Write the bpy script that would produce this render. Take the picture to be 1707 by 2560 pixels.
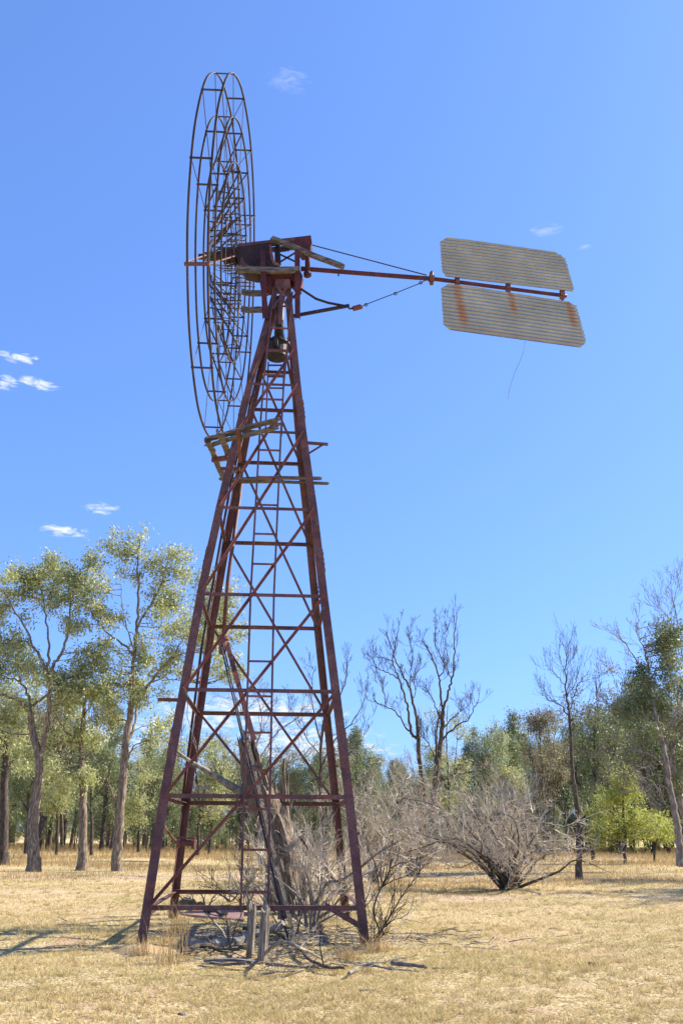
import bpy, math, random
import numpy as np
from mathutils import Vector, Matrix, Quaternion

for o in list(bpy.data.objects):
    bpy.data.objects.remove(o)
scene = bpy.context.scene
COL = scene.collection
rad = math.radians
R_ = random.Random(7)
NP = np.random.default_rng(11)

# ------------------------------------------------------------------ camera
FPX, HY, ROLL, CH = 2234.95, 2081.4, 0.00696, 1.6
PITCH = math.atan((HY - 1280) / FPX)
cR = Vector((1, 0, 0)); cF = Vector((0, math.cos(PITCH), math.sin(PITCH))); cU = Vector((0, -math.sin(PITCH), math.cos(PITCH)))
rc = cR * math.cos(ROLL) + cU * math.sin(ROLL); uc = -cR * math.sin(ROLL) + cU * math.cos(ROLL)
cd = bpy.data.cameras.new('camera'); cam = bpy.data.objects.new('camera', cd); COL.objects.link(cam)
cam.matrix_world = Matrix(((rc.x, uc.x, -cF.x, 0), (rc.y, uc.y, -cF.y, 0), (rc.z, uc.z, -cF.z, CH), (0, 0, 0, 1)))
cd.sensor_fit = 'VERTICAL'; cd.sensor_height = 36; cd.lens = 36 * FPX / 2560
cd.clip_start = 0.1; cd.clip_end = 5000
scene.camera = cam

def ray(px, py):
    """view ray through a point of the 1707x2560 picture (per unit of depth)"""
    x = (px - 853.5) / FPX; y = (1280 - py) / FPX
    return rc * x + uc * y + cF
DD = 1.0887          # second measuring scale: 1568x2352
def aty(px, py, Y):
    r = ray(px, py); k = Y / r.y; return Vector((r.x * k, Y, r.z * k + CH))
def atz(px, py, z):
    r = ray(px, py); k = (z - CH) / r.z; return Vector((r.x * k, r.y * k, z))
def dy_(x, y, Y): return aty(x * DD, y * DD, Y)
def dz_(x, y, z=0): return atz(x * DD, y * DD, z)

# ------------------------------------------------------------------ light
SUN_EL, SUN_AZ = rad(38), rad(21)       # azimuth from +X towards +Y
sd = Vector((math.cos(SUN_EL) * math.cos(SUN_AZ), math.cos(SUN_EL) * math.sin(SUN_AZ), math.sin(SUN_EL)))
sl = bpy.data.lights.new('sun', 'SUN'); sl.energy = 5.0; sl.angle = rad(0.5); sl.color = (1, .92, .80)
so = bpy.data.objects.new('sun', sl); COL.objects.link(so); so.rotation_euler = sd.to_track_quat('Z', 'Y').to_euler(); so.location = (30, 0, 30)

world = bpy.data.worlds.new('World'); scene.world = world; world.use_nodes = True
nt = world.node_tree; nt.nodes.clear()
def wn(t, **k):
    n = nt.nodes.new(t)
    for a, b in k.items(): setattr(n, a, b)
    return n
out = wn('ShaderNodeOutputWorld'); bg = wn('ShaderNodeBackground'); sky = wn('ShaderNodeTexSky')
sky.sky_type = 'NISHITA'; sky.sun_disc = False; sky.sun_elevation = SUN_EL
sky.sun_rotation = math.pi / 2 - SUN_AZ
sky.altitude = 250; sky.air_density = 1.0; sky.dust_density = 1.1; sky.ozone_density = 2.2
bg.inputs[1].default_value = 0.107
hs = wn('ShaderNodeGamma'); hs.inputs[1].default_value = .6
nt.links.new(sky.outputs[0], hs.inputs['Color'])
tint = wn('ShaderNodeMix', data_type='RGBA', blend_type='MULTIPLY'); tint.inputs[0].default_value = 1
nt.links.new(hs.outputs[0], tint.inputs[6]); tint.inputs[7].default_value = (.74, 1.17, 2.1, 1)
cur = tint.outputs[2]
tc = wn('ShaderNodeTexCoord')
def vm(op, a, b=None):
    n = wn('ShaderNodeVectorMath', operation=op)
    if isinstance(a, (Vector, tuple)): n.inputs[0].default_value = a
    else: nt.links.new(a, n.inputs[0])
    if b is not None:
        if isinstance(b, (Vector, tuple)): n.inputs[1].default_value = b
        else: nt.links.new(b, n.inputs[1])
    return n
def mm(op, a, b=None, clamp=False):
    n = wn('ShaderNodeMath', operation=op); n.use_clamp = clamp
    for i, v in enumerate((a, b)):
        if v is None: continue
        if isinstance(v, (int, float)): n.inputs[i].default_value = v
        else: nt.links.new(v, n.inputs[i])
    return n.outputs[0]
dirv = vm('NORMALIZE', tc.outputs['Generated']).outputs[0]
mp = wn('ShaderNodeMapping'); mp.inputs['Scale'].default_value = (60, 60, 190); nt.links.new(dirv, mp.inputs[0])
nz = wn('ShaderNodeTexNoise'); nz.inputs['Scale'].default_value = 1.0; nz.inputs['Detail'].default_value = 7; nz.inputs['Distortion'].default_value = .9; nt.links.new(mp.outputs[0], nz.inputs[0])
# small wisps of cloud: direction of the centre, half sizes in degrees, strength
for (x, y, a, b, s) in ((42, 820, 1.5, .55, 1.0), (8, 876, 1.2, .55, .9), (88, 881, 1.5, .45, .8), (232, 1168, 1.5, .5, .5), (150, 1218, 2.2, .5, .55),
                        (664, 182, 1.6, 1.0, .10), (1252, 530, 1.3, .45, .22), (1340, 566, .5, .3, .15), (560, 1640, 8, 1.6, .75), (700, 1720, 7, 1.8, .75), (150, 1700, 9, 2.5, .6)):
    c = ray(x * DD, y * DD).normalized(); r = c.cross(Vector((0, 0, 1))).normalized(); u = r.cross(c)
    e1 = mm('DIVIDE', vm('DOT_PRODUCT', dirv, r).outputs['Value'], rad(a))
    e2 = mm('DIVIDE', vm('DOT_PRODUCT', dirv, u).outputs['Value'], rad(b))
    d = mm('ADD', mm('MULTIPLY', e1, e1), mm('MULTIPLY', e2, e2))
    front = mm('GREATER_THAN', vm('DOT_PRODUCT', dirv, c).outputs['Value'], 0)
    m = mm('MULTIPLY', mm('SUBTRACT', 1.0, d, True), front)
    f_ = mm('MULTIPLY', mm('SUBTRACT', 1.0, d, True), front)
    m = mm('ADD', f_, mm('MULTIPLY', mm('SUBTRACT', nz.outputs[0], .5), 3.4))
    m = mm('MULTIPLY', mm('SUBTRACT', m, .42, True), 1.15, True)
    m = mm('MULTIPLY', m, mm('MULTIPLY', f_, 2.2 * s, True))
    mx = wn('ShaderNodeMix', data_type='RGBA'); nt.links.new(m, mx.inputs[0]); nt.links.new(cur, mx.inputs[6]); mx.inputs[7].default_value = (3.9, 4.2, 4.6, 1)
    cur = mx.outputs[2]
nt.links.new(cur, bg.inputs[0]); nt.links.new(bg.outputs[0], out.inputs[0])
vs = scene.view_settings; vs.view_transform = 'Standard'; vs.look = 'None'; vs.exposure = 1.15; vs.gamma = 1

# ------------------------------------------------------------------ materials
def new_mat(name):
    m = bpy.data.materials.new(name); m.use_nodes = True; t = m.node_tree
    return m, t, t.nodes['Principled BSDF']
def N(t, typ, **k):
    n = t.nodes.new(typ)
    for a, b in k.items(): setattr(n, a, b)
    return n
def noise(t, scale, detail=4, vec=None, stretch=None, coord='Object', rough=.55, dist=0):
    c = N(t, 'ShaderNodeTexCoord'); n = N(t, 'ShaderNodeTexNoise')
    n.inputs['Scale'].default_value = scale; n.inputs['Detail'].default_value = detail; n.inputs['Roughness'].default_value = rough; n.inputs['Distortion'].default_value = dist
    if stretch:
        mpn = N(t, 'ShaderNodeMapping'); mpn.inputs['Scale'].default_value = stretch
        t.links.new(c.outputs[coord], mpn.inputs[0]); t.links.new(mpn.outputs[0], n.inputs[0])
    else: t.links.new(c.outputs[coord], n.inputs[0])
    return n.outputs[0]
def ramp(t, fac, stops):
    r = N(t, 'ShaderNodeValToRGB'); e = r.color_ramp.elements
    e[0].position, e[0].color = stops[0][0], (*stops[0][1], 1)
    e[1].position, e[1].color = stops[-1][0], (*stops[-1][1], 1)
    for p, c in stops[1:-1]:
        x = e.new(p); x.color = (*c, 1)
    t.links.new(fac, r.inputs[0]); return r.outputs[0]
def mix(t, f, a, b, blend='MIX'):
    n = N(t, 'ShaderNodeMix', data_type='RGBA', blend_type=blend)
    for i, v in ((0, f), (6, a), (7, b)):
        if isinstance(v, (int, float)): n.inputs[i].default_value = v
        elif isinstance(v, tuple): n.inputs[i].default_value = (*v, 1)
        else: t.links.new(v, n.inputs[i])
    return n.outputs[2]
def bump(t, p, h, strength=.4, dist=.02):
    b = N(t, 'ShaderNodeBump'); b.inputs['Strength'].default_value = strength; b.inputs['Distance'].default_value = dist
    t.links.new(h, b.inputs['Height']); t.links.new(b.outputs[0], p.inputs['Normal'])

def metal(name, dark, mid, light, rough=.62, streak=True):
    m, t, p = new_mat(name)
    a = noise(t, 2.2, 6); b = noise(t, 30, 5)
    c = ramp(t, a, [(.3, dark), (.5, mid), (.72, light)])
    c2 = mix(t, ramp(t, b, [(.42, (0, 0, 0)), (.66, (.8, .8, .8))]), c, tuple(min(1, v * .55) for v in mid))
    ru = noise(t, 5.5, 7, rough=.7); c2 = mix(t, ramp(t, ru, [(.54, (0, 0, 0)), (.62, (.75, .75, .75))]), c2, (mid[0] * 1.5, mid[1] * 1.1, mid[2] * .85))
    ru2 = noise(t, 3.1, 6, stretch=(1, 1, .5), rough=.7, dist=.8); c2 = mix(t, ramp(t, ru2, [(.60, (0, 0, 0)), (.68, (.6, .6, .6))]), c2, (mid[0] * 1.5, mid[1] * 2.1, mid[2] * 2.1))
    if streak:
        s = noise(t, 9, 3, stretch=(3, 3, .35), dist=1.2)
        c2 = mix(t, ramp(t, s, [(.70, (0, 0, 0)), (.74, (.85, .85, .85))]), c2, (.20, .17, .16))
    t.links.new(c2, p.inputs['Base Color']); p.inputs['Roughness'].default_value = rough; p.inputs['Metallic'].default_value = .0
    p.inputs['Specular IOR Level'].default_value = .35
    bump(t, p, b, .25, .004)
    return m
MT = {}
MT['leg'] = metal('rusty_angle_iron', (0.0764, 0.0343, 0.032), (0.146, 0.0664, 0.0597), (0.222, 0.114, 0.0981))
MT['brace'] = metal('red_rusty_iron', (0.115, 0.0368, 0.0287), (0.19, 0.0713, 0.0575), (0.287, 0.132, 0.106), streak=False)
MT['wheel'] = metal('dark_weathered_iron', (0.027, 0.0198, 0.0225), (0.054, 0.0378, 0.0378), (0.117, 0.0702, 0.0594), streak=False)
MT['head'] = metal('oily_brown_iron', (0.0135, 0.0075, 0.0075), (0.0375, 0.0195, 0.0188), (0.0825, 0.0435, 0.036))
MT['wire'] = metal('dark_wire', (.02, .02, .03), (.04, .035, .04), (.07, .05, .05), streak=False)
MT['redpaint'] = metal('faded_red_iron', (.055, .013, .016), (.095, .022, .026), (.14, .045, .04))

def wood(name, a, b, c, stretch=(7, 7, .8), scale=6, bs=.8):
    m, t, p = new_mat(name)
    g = noise(t, scale, 8, stretch=stretch, dist=.6); g2 = noise(t, 1.7, 4)
    col = ramp(t, g, [(.32, a), (.5, b), (.68, c)])
    col = mix(t, ramp(t, g2, [(.35, (0, 0, 0)), (.75, (.5, .5, .5))]), col, tuple(v * .55 for v in b))
    t.links.new(col, p.inputs['Base Color']); p.inputs['Roughness'].default_value = .9; p.inputs['Specular IOR Level'].default_value = .15
    bump(t, p, g, bs, .03)
    return m
MT['plank'] = wood('weathered_plank', (.05, .043, .04), (.155, .135, .125), (.30, .275, .26), stretch=(1.2, 7, 7), scale=4, bs=.5)
MT['post'] = wood('grey_split_wood', (0.0864, 0.0688, 0.0518), (0.247, 0.206, 0.155), (0.445, 0.388, 0.299))
MT['stump'] = wood('torn_wood', (0.0486, 0.0295, 0.0209), (0.195, 0.143, 0.099), (0.35, 0.285, 0.209), scale=5)
MT['deadgrey'] = wood('grey_dead_branch', (0.0957, 0.0829, 0.0683), (0.227, 0.202, 0.167), (0.418, 0.371, 0.301), scale=5, stretch=(2, 2, 1))
MT['deadpale'] = wood('pale_dead_twig', (0.291, 0.241, 0.176), (0.539, 0.46, 0.344), (0.847, 0.759, 0.582), scale=2, stretch=(1, 1, 1), bs=.2)
MT['deaddark'] = wood('dark_dead_branch', (0.0416, 0.0334, 0.0268), (0.104, 0.0834, 0.0626), (0.208, 0.167, 0.119), scale=5, stretch=(2, 2, 1))
MT['bark'] = wood('furrowed_grey_brown_bark', (0.059, 0.0438, 0.0347), (0.206, 0.159, 0.114), (0.472, 0.388, 0.277), stretch=(5, 5, .9), scale=4, bs=1.0)
MT['barkdark'] = wood('dark_ironbark', (0.0286, 0.0221, 0.019), (0.0803, 0.0629, 0.0522), (0.179, 0.145, 0.114), stretch=(5, 5, .9), scale=4, bs=1.0)
MT['barkgrey'] = wood('smooth_grey_bark', (0.105, 0.085, 0.0759), (0.245, 0.212, 0.186), (0.42, 0.374, 0.331), stretch=(3, 3, 1), scale=3, bs=.5)

def leaf(name, cols, trans=.28, back=None):
    m, t, p = new_mat(name)
    g = N(t, 'ShaderNodeNewGeometry'); r = g.outputs['Random Per Island']
    big = noise(t, .9, 2)
    c = ramp(t, r, [(i / (len(cols) - 1), k) for i, k in enumerate(cols)])
    c = mix(t, ramp(t, big, [(.35, (0, 0, 0)), (.7, (.55, .55, .55))]), c, tuple(v * 1.15 for v in cols[-1]))
    t.links.new(c, p.inputs['Base Color']); p.inputs['Roughness'].default_value = .5; p.inputs['Specular IOR Level'].default_value = .35
    tr = N(t, 'ShaderNodeBsdfTranslucent'); t.links.new(c, tr.inputs[0])
    ms = N(t, 'ShaderNodeMixShader'); ms.inputs[0].default_value = trans
    t.links.new(p.outputs[0], ms.inputs[1]); t.links.new(tr.outputs[0], ms.inputs[2])
    t.links.new(ms.outputs[0], t.nodes['Material Output'].inputs[0])
    return m
MT['gum'] = leaf('gum_leaf', [(0.0928, 0.124, 0.0469), (0.207, 0.243, 0.0885), (0.361, 0.389, 0.146), (0.611, 0.612, 0.281)], .34)
MT['gumdark'] = leaf('dark_gum_leaf', [(0.0661, 0.0926, 0.0444), (0.132, 0.166, 0.0694), (0.251, 0.277, 0.118)], .34)
MT['pine'] = leaf('cypress_leaf', [(0.0862, 0.12, 0.061), (0.172, 0.214, 0.0949), (0.32, 0.352, 0.163)], .34)
MT['lime'] = leaf('yellow_green_leaf', [(0.164, 0.21, 0.0486), (0.328, 0.368, 0.0851), (0.573, 0.577, 0.146)], .38)
MT['brownleaf'] = leaf('brownish_leaf', [(0.092, 0.085, 0.0473), (0.175, 0.155, 0.084), (0.313, 0.28, 0.168)], .34)
MT['feather'] = leaf('drooping_grey_foliage', [(.12, .10, .07), (.19, .16, .11), (.27, .23, .16)], .2)

def grassmat(name, cols):
    m, t, p = new_mat(name)
    g = N(t, 'ShaderNodeNewGeometry'); r = g.outputs['Random Per Island']
    c = ramp(t, r, [(i / (len(cols) - 1), k) for i, k in enumerate(cols)])
    big = noise(t, .35, 4)
    c = mix(t, ramp(t, big, [(.4, (0, 0, 0)), (.66, (.5, .5, .5))]), c, (.40, .34, .13))
    t.links.new(c, p.inputs['Base Color']); p.inputs['Roughness'].default_value = .7; p.inputs['Specular IOR Level'].default_value = .2
    tr = N(t, 'ShaderNodeBsdfTranslucent'); t.links.new(c, tr.inputs[0])
    ms = N(t, 'ShaderNodeMixShader'); ms.inputs[0].default_value = .3
    t.links.new(p.outputs[0], ms.inputs[1]); t.links.new(tr.outputs[0], ms.inputs[2])
    t.links.new(ms.outputs[0], t.nodes['Material Output'].inputs[0])
    return m
MT['grass'] = grassmat('dry_short_grass', [(.15, .10, .045), (.36, .25, .11), (.62, .46, .21), (.85, .66, .34), (.50, .42, .15), (.88, .76, .42)])
MT['straw'] = grassmat('dry_straw', [(.22, .13, .06), (.42, .28, .13), (.62, .44, .22)])

def ground_mat():
    m, t, p = new_mat('dry_paddock')
    a = noise(t, .22, 6, rough=.65); b = noise(t, .9, 7, rough=.7); c = noise(t, 28, 6, rough=.75); d = noise(t, 7, 6, rough=.7)
    straw = ramp(t, c, [(.38, (.13, .08, .04)), (.47, (.44, .31, .15)), (.58, (.86, .68, .38))])
    green = ramp(t, c, [(.38, (.12, .10, .04)), (.48, (.40, .33, .13)), (.60, (.76, .66, .32))])
    dirt = ramp(t, c, [(.3, (.34, .20, .12)), (.6, (.68, .45, .30))])
    g = mix(t, ramp(t, a, [(.42, (0, 0, 0)), (.62, (.75, .75, .75))]), straw, green)
    g = mix(t, ramp(t, d, [(.34, (1, 1, 1)), (.47, (0, 0, 0))]), g, (.20, .125, .06))
    g = mix(t, ramp(t, b, [(.54, (0, 0, 0)), (.66, (.9, .9, .9))]), g, dirt)
    e_ = noise(t, 1.7, 7, rough=.75); g = mix(t, ramp(t, e_, [(.585, (0, 0, 0)), (.64, (.8, .8, .8))]), g, ramp(t, c, [(.35, (.10, .065, .035)), (.6, (.36, .25, .13))]))
    # bare worn tracks crossing the paddock
    tcn = N(t, 'ShaderNodeTexCoord'); sx = N(t, 'ShaderNodeSeparateXYZ'); t.links.new(tcn.outputs['Object'], sx.inputs[0])
    wob = noise(t, .07, 3)
    def math_(op, u, v):
        n = N(t, 'ShaderNodeMath', operation=op)
        for i, w in enumerate((u, v)):
            if isinstance(w, (int, float)): n.inputs[i].default_value = w
            else: t.links.new(w, n.inputs[i])
        return n.outputs[0]
    for y0, hw in ((36, 2.6), (25.5, .9)):
        dd = math_('ABSOLUTE', math_('SUBTRACT', math_('ADD', sx.outputs[1], math_('MULTIPLY', wob, 14)), y0 + 7), 0)
        f = math_('MULTIPLY', ramp(t, math_('DIVIDE', dd, hw), [(.35, (.85, .85, .85)), (1, (0, 0, 0))]), ramp(t, b, [(.35, (.2, .2, .2)), (.55, (1, 1, 1))]))
        g = mix(t, f, g, ramp(t, c, [(.3, (.42, .27, .19)), (.6, (.72, .53, .39))]))
    t.links.new(g, p.inputs['Base Color']); p.inputs['Roughness'].default_value = .95; p.inputs['Specular IOR Level'].default_value = .1
    h = mix(t, .5, c, d); bump(t, p, h, 1.0, .09)
    return m
MT['ground'] = ground_mat()
MT['soil'] = metal('reddish_soil', (.16, .105, .055), (.34, .25, .13), (.60, .46, .26), .95, False)
def galv(name, rust=False):
    m, t, p = new_mat(name)
    a = noise(t, 1.6, 5); b = noise(t, 26, 4)
    c = ramp(t, a, [(.3, (.27, .285, .28)), (.55, (.34, .355, .345)), (.75, (.42, .43, .41))])
    c = mix(t, ramp(t, b, [(.64, (0, 0, 0)), (.74, (.4, .4, .4))]), c, (.15, .15, .15))
    if rust:
        co = N(t, 'ShaderNodeAttribute', attribute_name='rust')
        n1 = noise(t, 9, 6)
        f = N(t, 'ShaderNodeMath', operation='MULTIPLY'); t.links.new(co.outputs['Fac'], f.inputs[0]); t.links.new(ramp(t, n1, [(.3, (.45, .45, .45)), (.6, (1, 1, 1))]), f.inputs[1])
        c = mix(t, f.outputs[0], c, (.34, .13, .035))
    t.links.new(c, p.inputs['Base Color']); p.inputs['Roughness'].default_value = .36; p.inputs['Metallic'].default_value = .35
    return m
MT['galv'] = galv('galvanised_sheet'); MT['galvrust'] = galv('galvanised_sheet_rust_streaked', True)

# ------------------------------------------------------------------ mesh building
V = Vector
def perp(d):
    d = d.normalized(); a = V((0, 0, 1)) if abs(d.z) < .9 else V((1, 0, 0))
    x = d.cross(a).normalized(); return x, x.cross(d).normalized()
class M:
    def __init__(s): s.v = []; s.f = []
    def tube(s, pts, r, n=6, cap=True):
        pts = [V(p) for p in pts]; k = len(pts)
        if not hasattr(r, '__len__'): r = [r] * k
        b = len(s.v); x, y = perp(pts[1] - pts[0])
        for i, p in enumerate(pts):
            d = (pts[min(i + 1, k - 1)] - pts[max(i - 1, 0)]).normalized()
            x = (x - d * x.dot(d)); x = x.normalized() if x.length > 1e-6 else perp(d)[0]
            y = d.cross(x)
            for j in range(n):
                a = 2 * math.pi * j / n; s.v.append(p + (x * math.cos(a) + y * math.sin(a)) * r[i])
        for i in range(k - 1):
            for j in range(n):
                q = b + i * n + j; w = b + i * n + (j + 1) % n
                s.f.append((q, w, w + n, q + n))
        if cap and n > 2:
            s.f.append(tuple(b + j for j in range(n))[::-1]); s.f.append(tuple(b + (k - 1) * n + j for j in range(n)))
        return s
    def beam(s, p0, p1, w, h, up=V((0, 0, 1))):
        p0, p1, up = V(p0), V(p1), V(up); d = (p1 - p0).normalized(); x = d.cross(up).normalized() * w / 2; y = x.cross(d).normalized() * h / 2
        b = len(s.v)
        for p in (p0, p1): s.v += [p - x - y, p + x - y, p + x + y, p - x + y]
        s.f += [(b, b + 1, b + 2, b + 3)[::-1], (b + 4, b + 5, b + 6, b + 7), (b, b + 1, b + 5, b + 4), (b + 1, b + 2, b + 6, b + 5), (b + 2, b + 3, b + 7, b + 6), (b + 3, b, b + 4, b + 7)]
        return s
    def sect(s, pts, prof, A, B):
        """extrude closed profile [(a,b)] along pts; A, B: axis vectors, one or one per point"""
        k = len(pts); n = len(prof); b = len(s.v)
        for i, p in enumerate(pts):
            a_ = A[i] if isinstance(A, list) else A; b_ = B[i] if isinstance(B, list) else B
            for (a, c) in prof: s.v.append(V(p) + a_ * a + b_ * c)
        for i in range(k - 1):
            for j in range(n):
                q = b + i * n + j; w = b + i * n + (j + 1) % n
                s.f.append((q, w, w + n, q + n))
        s.f.append(tuple(b + j for j in range(n))[::-1]); s.f.append(tuple(b + (k - 1) * n + j for j in range(n)))
        return s
    def angle(s, p0, p1, w, t, A, B):
        return s.sect([p0, p1], [(0, 0), (w, 0), (w, t), (t, t), (t, w), (0, w)], V(A), V(B))
    def prism(s, poly, off):
        """polygon (3D points) extruded by the vector off"""
        n = len(poly); b = len(s.v); s.v += [V(p) for p in poly] + [V(p) + V(off) for p in poly]
        s.f += [tuple(b + i for i in range(n))[::-1], tuple(b + n + i for i in range(n))]
        for i in range(n): j = (i + 1) % n; s.f.append((b + i, b + j, b + n + j, b + n + i))
        return s
    def box(s, c, sx, sy, sz): return s.beam(V(c) - V((sx / 2, 0, 0)), V(c) + V((sx / 2, 0, 0)), sy, sz)
    def build(s, name, m, parent=None, smooth=False):
        o0 = ORG.get(parent.name, V((0, 0, 0))) if parent else V((0, 0, 0))
        me = bpy.data.meshes.new(name)
        me.from_pydata([tuple(p - o0) for p in s.v], [], s.f); me.update()
        if len(s.v) < 60000:
            import bmesh
            bm = bmesh.new(); bm.from_mesh(me); bmesh.ops.recalc_face_normals(bm, faces=bm.faces); bm.to_mesh(me); bm.free()
        me.materials.append(m)
        if smooth: me.polygons.foreach_set('use_smooth', [True] * len(me.polygons))
        o = bpy.data.objects.new(name, me); COL.objects.link(o)
        if parent: o.parent = parent
        ORG[o.name] = o0
        return o
ORG = {}
def tag(o, label=None, cat=None, group=None, kind=None):
    if label: o['label'] = label
    if cat: o['category'] = cat
    if group: o['group'] = group
    if kind: o['kind'] = kind
    return o
def thing(name, label, cat, loc, group=None):
    o = bpy.data.objects.new(name, None); COL.objects.link(o); o.location = loc; o.empty_display_size = .3
    ORG[o.name] = V(loc); return tag(o, label, cat, group)
def rebase(o, base):
    """move the origin of a one-mesh thing to its base"""
    b = V(base); o.data.transform(Matrix.Translation(-b)); o.location = b; ORG[o.name] = b; return o

def leaves_mesh(P, L, W, droop=.5, rng=NP, bend=True):
    """one diamond-shaped leaf per point of P"""
    n = len(P); d = rng.normal(size=(n, 3)); d[:, 2] -= droop * 1.5; d /= np.linalg.norm(d, axis=1)[:, None]
    e = rng.normal(size=(n, 3)); e -= (e * d).sum(1)[:, None] * d; e /= np.linalg.norm(e, axis=1)[:, None]
    l = L * rng.uniform(.45, 1.6, (n, 1)) ** 1.2; w = W * rng.uniform(.7, 1.3, (n, 1))
    v = np.stack([P, P + d * l * .45 + e * w * .5, P + d * l, P + d * l * .45 - e * w * .5], 1).reshape(-1, 3)
    return v
def quads_obj(name, v, m, parent=None, tri=False):
    o0 = ORG.get(parent.name, V((0, 0, 0))) if parent else V((0, 0, 0))
    k = 3 if tri else 4; v = np.asarray(v, dtype=np.float32) - np.array(o0, dtype=np.float32); n = len(v) // k
    me = bpy.data.meshes.new(name); me.vertices.add(len(v)); me.vertices.foreach_set('co', v.ravel())
    me.loops.add(n * k); me.loops.foreach_set('vertex_index', np.arange(n * k, dtype=np.int32))
    me.polygons.add(n); me.polygons.foreach_set('loop_start', np.arange(0, n * k, k, dtype=np.int32))
    me.update(calc_edges=True); me.validate(); me.materials.append(m)
    o = bpy.data.objects.new(name, me); COL.objects.link(o)
    if parent: o.parent = parent
    return o

# ------------------------------------------------------------------ ground
def gh(x, y):
    r = math.hypot(x, y)
    return (.022 * math.sin(x * 1.3 + .7 * math.sin(y * .9)) + .018 * math.sin(y * 1.9 + x * .6) + .015 * math.sin(x * 3.1 - y * 2.3)) * min(1, 30 / (r + 1))
def axis(lim, fine, n1, n2):
    a = np.linspace(0, fine, n1); b = fine * (lim / fine) ** (np.arange(1, n2 + 1) / n2); h = np.concatenate([a, b]); return h
xs = axis(900, 16, 110, 28); xs = np.concatenate([-xs[:0:-1], xs])
ys = np.concatenate([-axis(300, 6, 10, 8)[:0:-1], axis(1400, 34, 230, 32)])
g = M(); nx = len(xs)
for y in ys:
    for x in xs: g.v.append(V((x, y, gh(x, y) if (abs(x) < 60 and abs(y) < 90) else 0)))
for j in range(len(ys) - 1):
    for i in range(nx - 1):
        a = j * nx + i; g.f.append((a, a + 1, a + nx + 1, a + nx))
tag(g.build('ground', MT['ground'], smooth=True), kind='structure')

def scatter(n, y0, y1, power=1.0, margin=1.08):
    """points on the ground over the wedge the photo can see, denser near"""
    y = y0 * (y1 / y0) ** (NP.uniform(0, 1, n) ** power); x = NP.uniform(-1, 1, n) * (y * .40 + 1.0) * margin
    return x, y
def patch(x, y, s, ph=0):
    return np.sin(x * s + 2 * np.sin(y * s * .7 + ph)) + np.sin(y * s * 1.3 + 1.7 * np.sin(x * s * .8 + ph * 2))
def ghn(x, y): return np.array([gh(a, b) for a, b in zip(x, y)])
def blades(x, y, h, w, lean=.5):
    n = len(x); z = ghn(x, y); a = NP.uniform(0, 2 * np.pi, n); l = NP.normal(0, lean, (n, 2)) * h[:, None]
    P = np.stack([x, y, z - .005], 1); s = np.stack([np.cos(a), np.sin(a), np.zeros(n)], 1) * w[:, None] * .5
    T = P + np.stack([l[:, 0], l[:, 1], h], 1)
    return np.stack([P - s, P + s, T], 1).reshape(-1, 3)
x, y = scatter(560000, 7.5, 60)
k = (.8 * patch(x, y, 1.1) + 1.0 * patch(x, y, 4.3, 1) + 1.1 * patch(x, y, 11, 3) + .8 * patch(x, y, 24, 5) + NP.normal(0, .6, len(x))) > -.1 + 1.2 * (patch(x, y, .8, 4) > 1.25); x, y = x[k], y[k]
h = NP.uniform(.012, .055, len(x)) * (1 + .3 * patch(x, y, .9, 2)); w = .0045 + y * .00030
tag(quads_obj('short_dry_grass', blades(x, y, np.abs(h) + .008, w, 1.1), MT['grass'], tri=True), 'short dry straw coloured grass covering the open paddock', 'grass', kind='stuff')
# scattered coarse tufts
cx_, cy_ = scatter(2600, 8, 34, 1.1); nb = 46
x = np.repeat(cx_, nb) + NP.normal(0, .035, len(cx_) * nb); y = np.repeat(cy_, nb) + NP.normal(0, .035, len(cx_) * nb)
hh_ = np.repeat(NP.uniform(.03, .10, len(cx_)), nb) * NP.uniform(.5, 1, len(x))
tag(quads_obj('coarse_grass', blades(x, y, hh_, .004 + y * .0002, .7), MT['grass'], tri=True), 'scattered coarse pale grass tufts across the near paddock', 'grass', kind='stuff')
# taller dry grass towards the timber and in loose patches
x, y = scatter(210000, 23, 112, .85, 1.15)
k = (patch(x, y, .35, 1) + NP.normal(0, .8, len(x)) + np.clip((y - 52) * .05, -1.6, 2.5) + 1.3 * ((x > .5) & (y > 25) & (y < 40)) * (patch(x, y, .5, 7) > -.6)) > .2; x, y = x[k], y[k]
h = NP.uniform(.12, .45, len(x)) * np.clip((y - 12) / 50, .3, 1.1); w = .009 + y * .00022
tag(quads_obj('tall_dry_grass', blades(x, y, h, w, .35), MT['straw'], tri=True), 'taller dry golden grass in front of the distant timber', 'grass', kind='stuff')

# ------------------------------------------------------------------ the windmill
LV = []   # levels: z, FL, FR, BL, BR (outer corners)
for z, flx, frx, w2, y0, y1, y2, y3 in ((.514, -2.951, .414, 0, 14.67, 14.88, 18.68, 18.89), (2.134, -2.85, .228, 0, 14.87, 15.07, 18.49, 18.69),
        (3.843, -2.692, -.001, 0, 15.10, 15.26, 18.30, 18.46), (5.558, -2.541, -.23, 0, 15.34, 15.48, 18.08, 18.22), (7.286, -2.331, -.448, 0, 15.61, 15.73, 17.83, 17.95),
        (8.988, -2.095, -.694, 0, 15.91, 16.0, 17.56, 17.64), (10.137, -1.935, -.838, 0, 16.13, 16.19, 17.36, 17.43), (10.996, -1.778, -.934, 0, 16.25, 16.30, 17.25, 17.31),
        (12.69, -1.501, -1.126, 0, 16.55, 16.57, 16.99, 17.01)):
    dx = -(y2 - y0) * .0628
    LV.append((z, V((flx, y0, z)), V((frx, y1, z)), V((flx + dx, y2, z)), V((frx + dx, y3, z))))
def ext(c, z):
    a, b = LV[0][c], LV[1][c]; return a + (b - a) * ((z - a.z) / (b.z - a.z))
z0 = -.12
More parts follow.
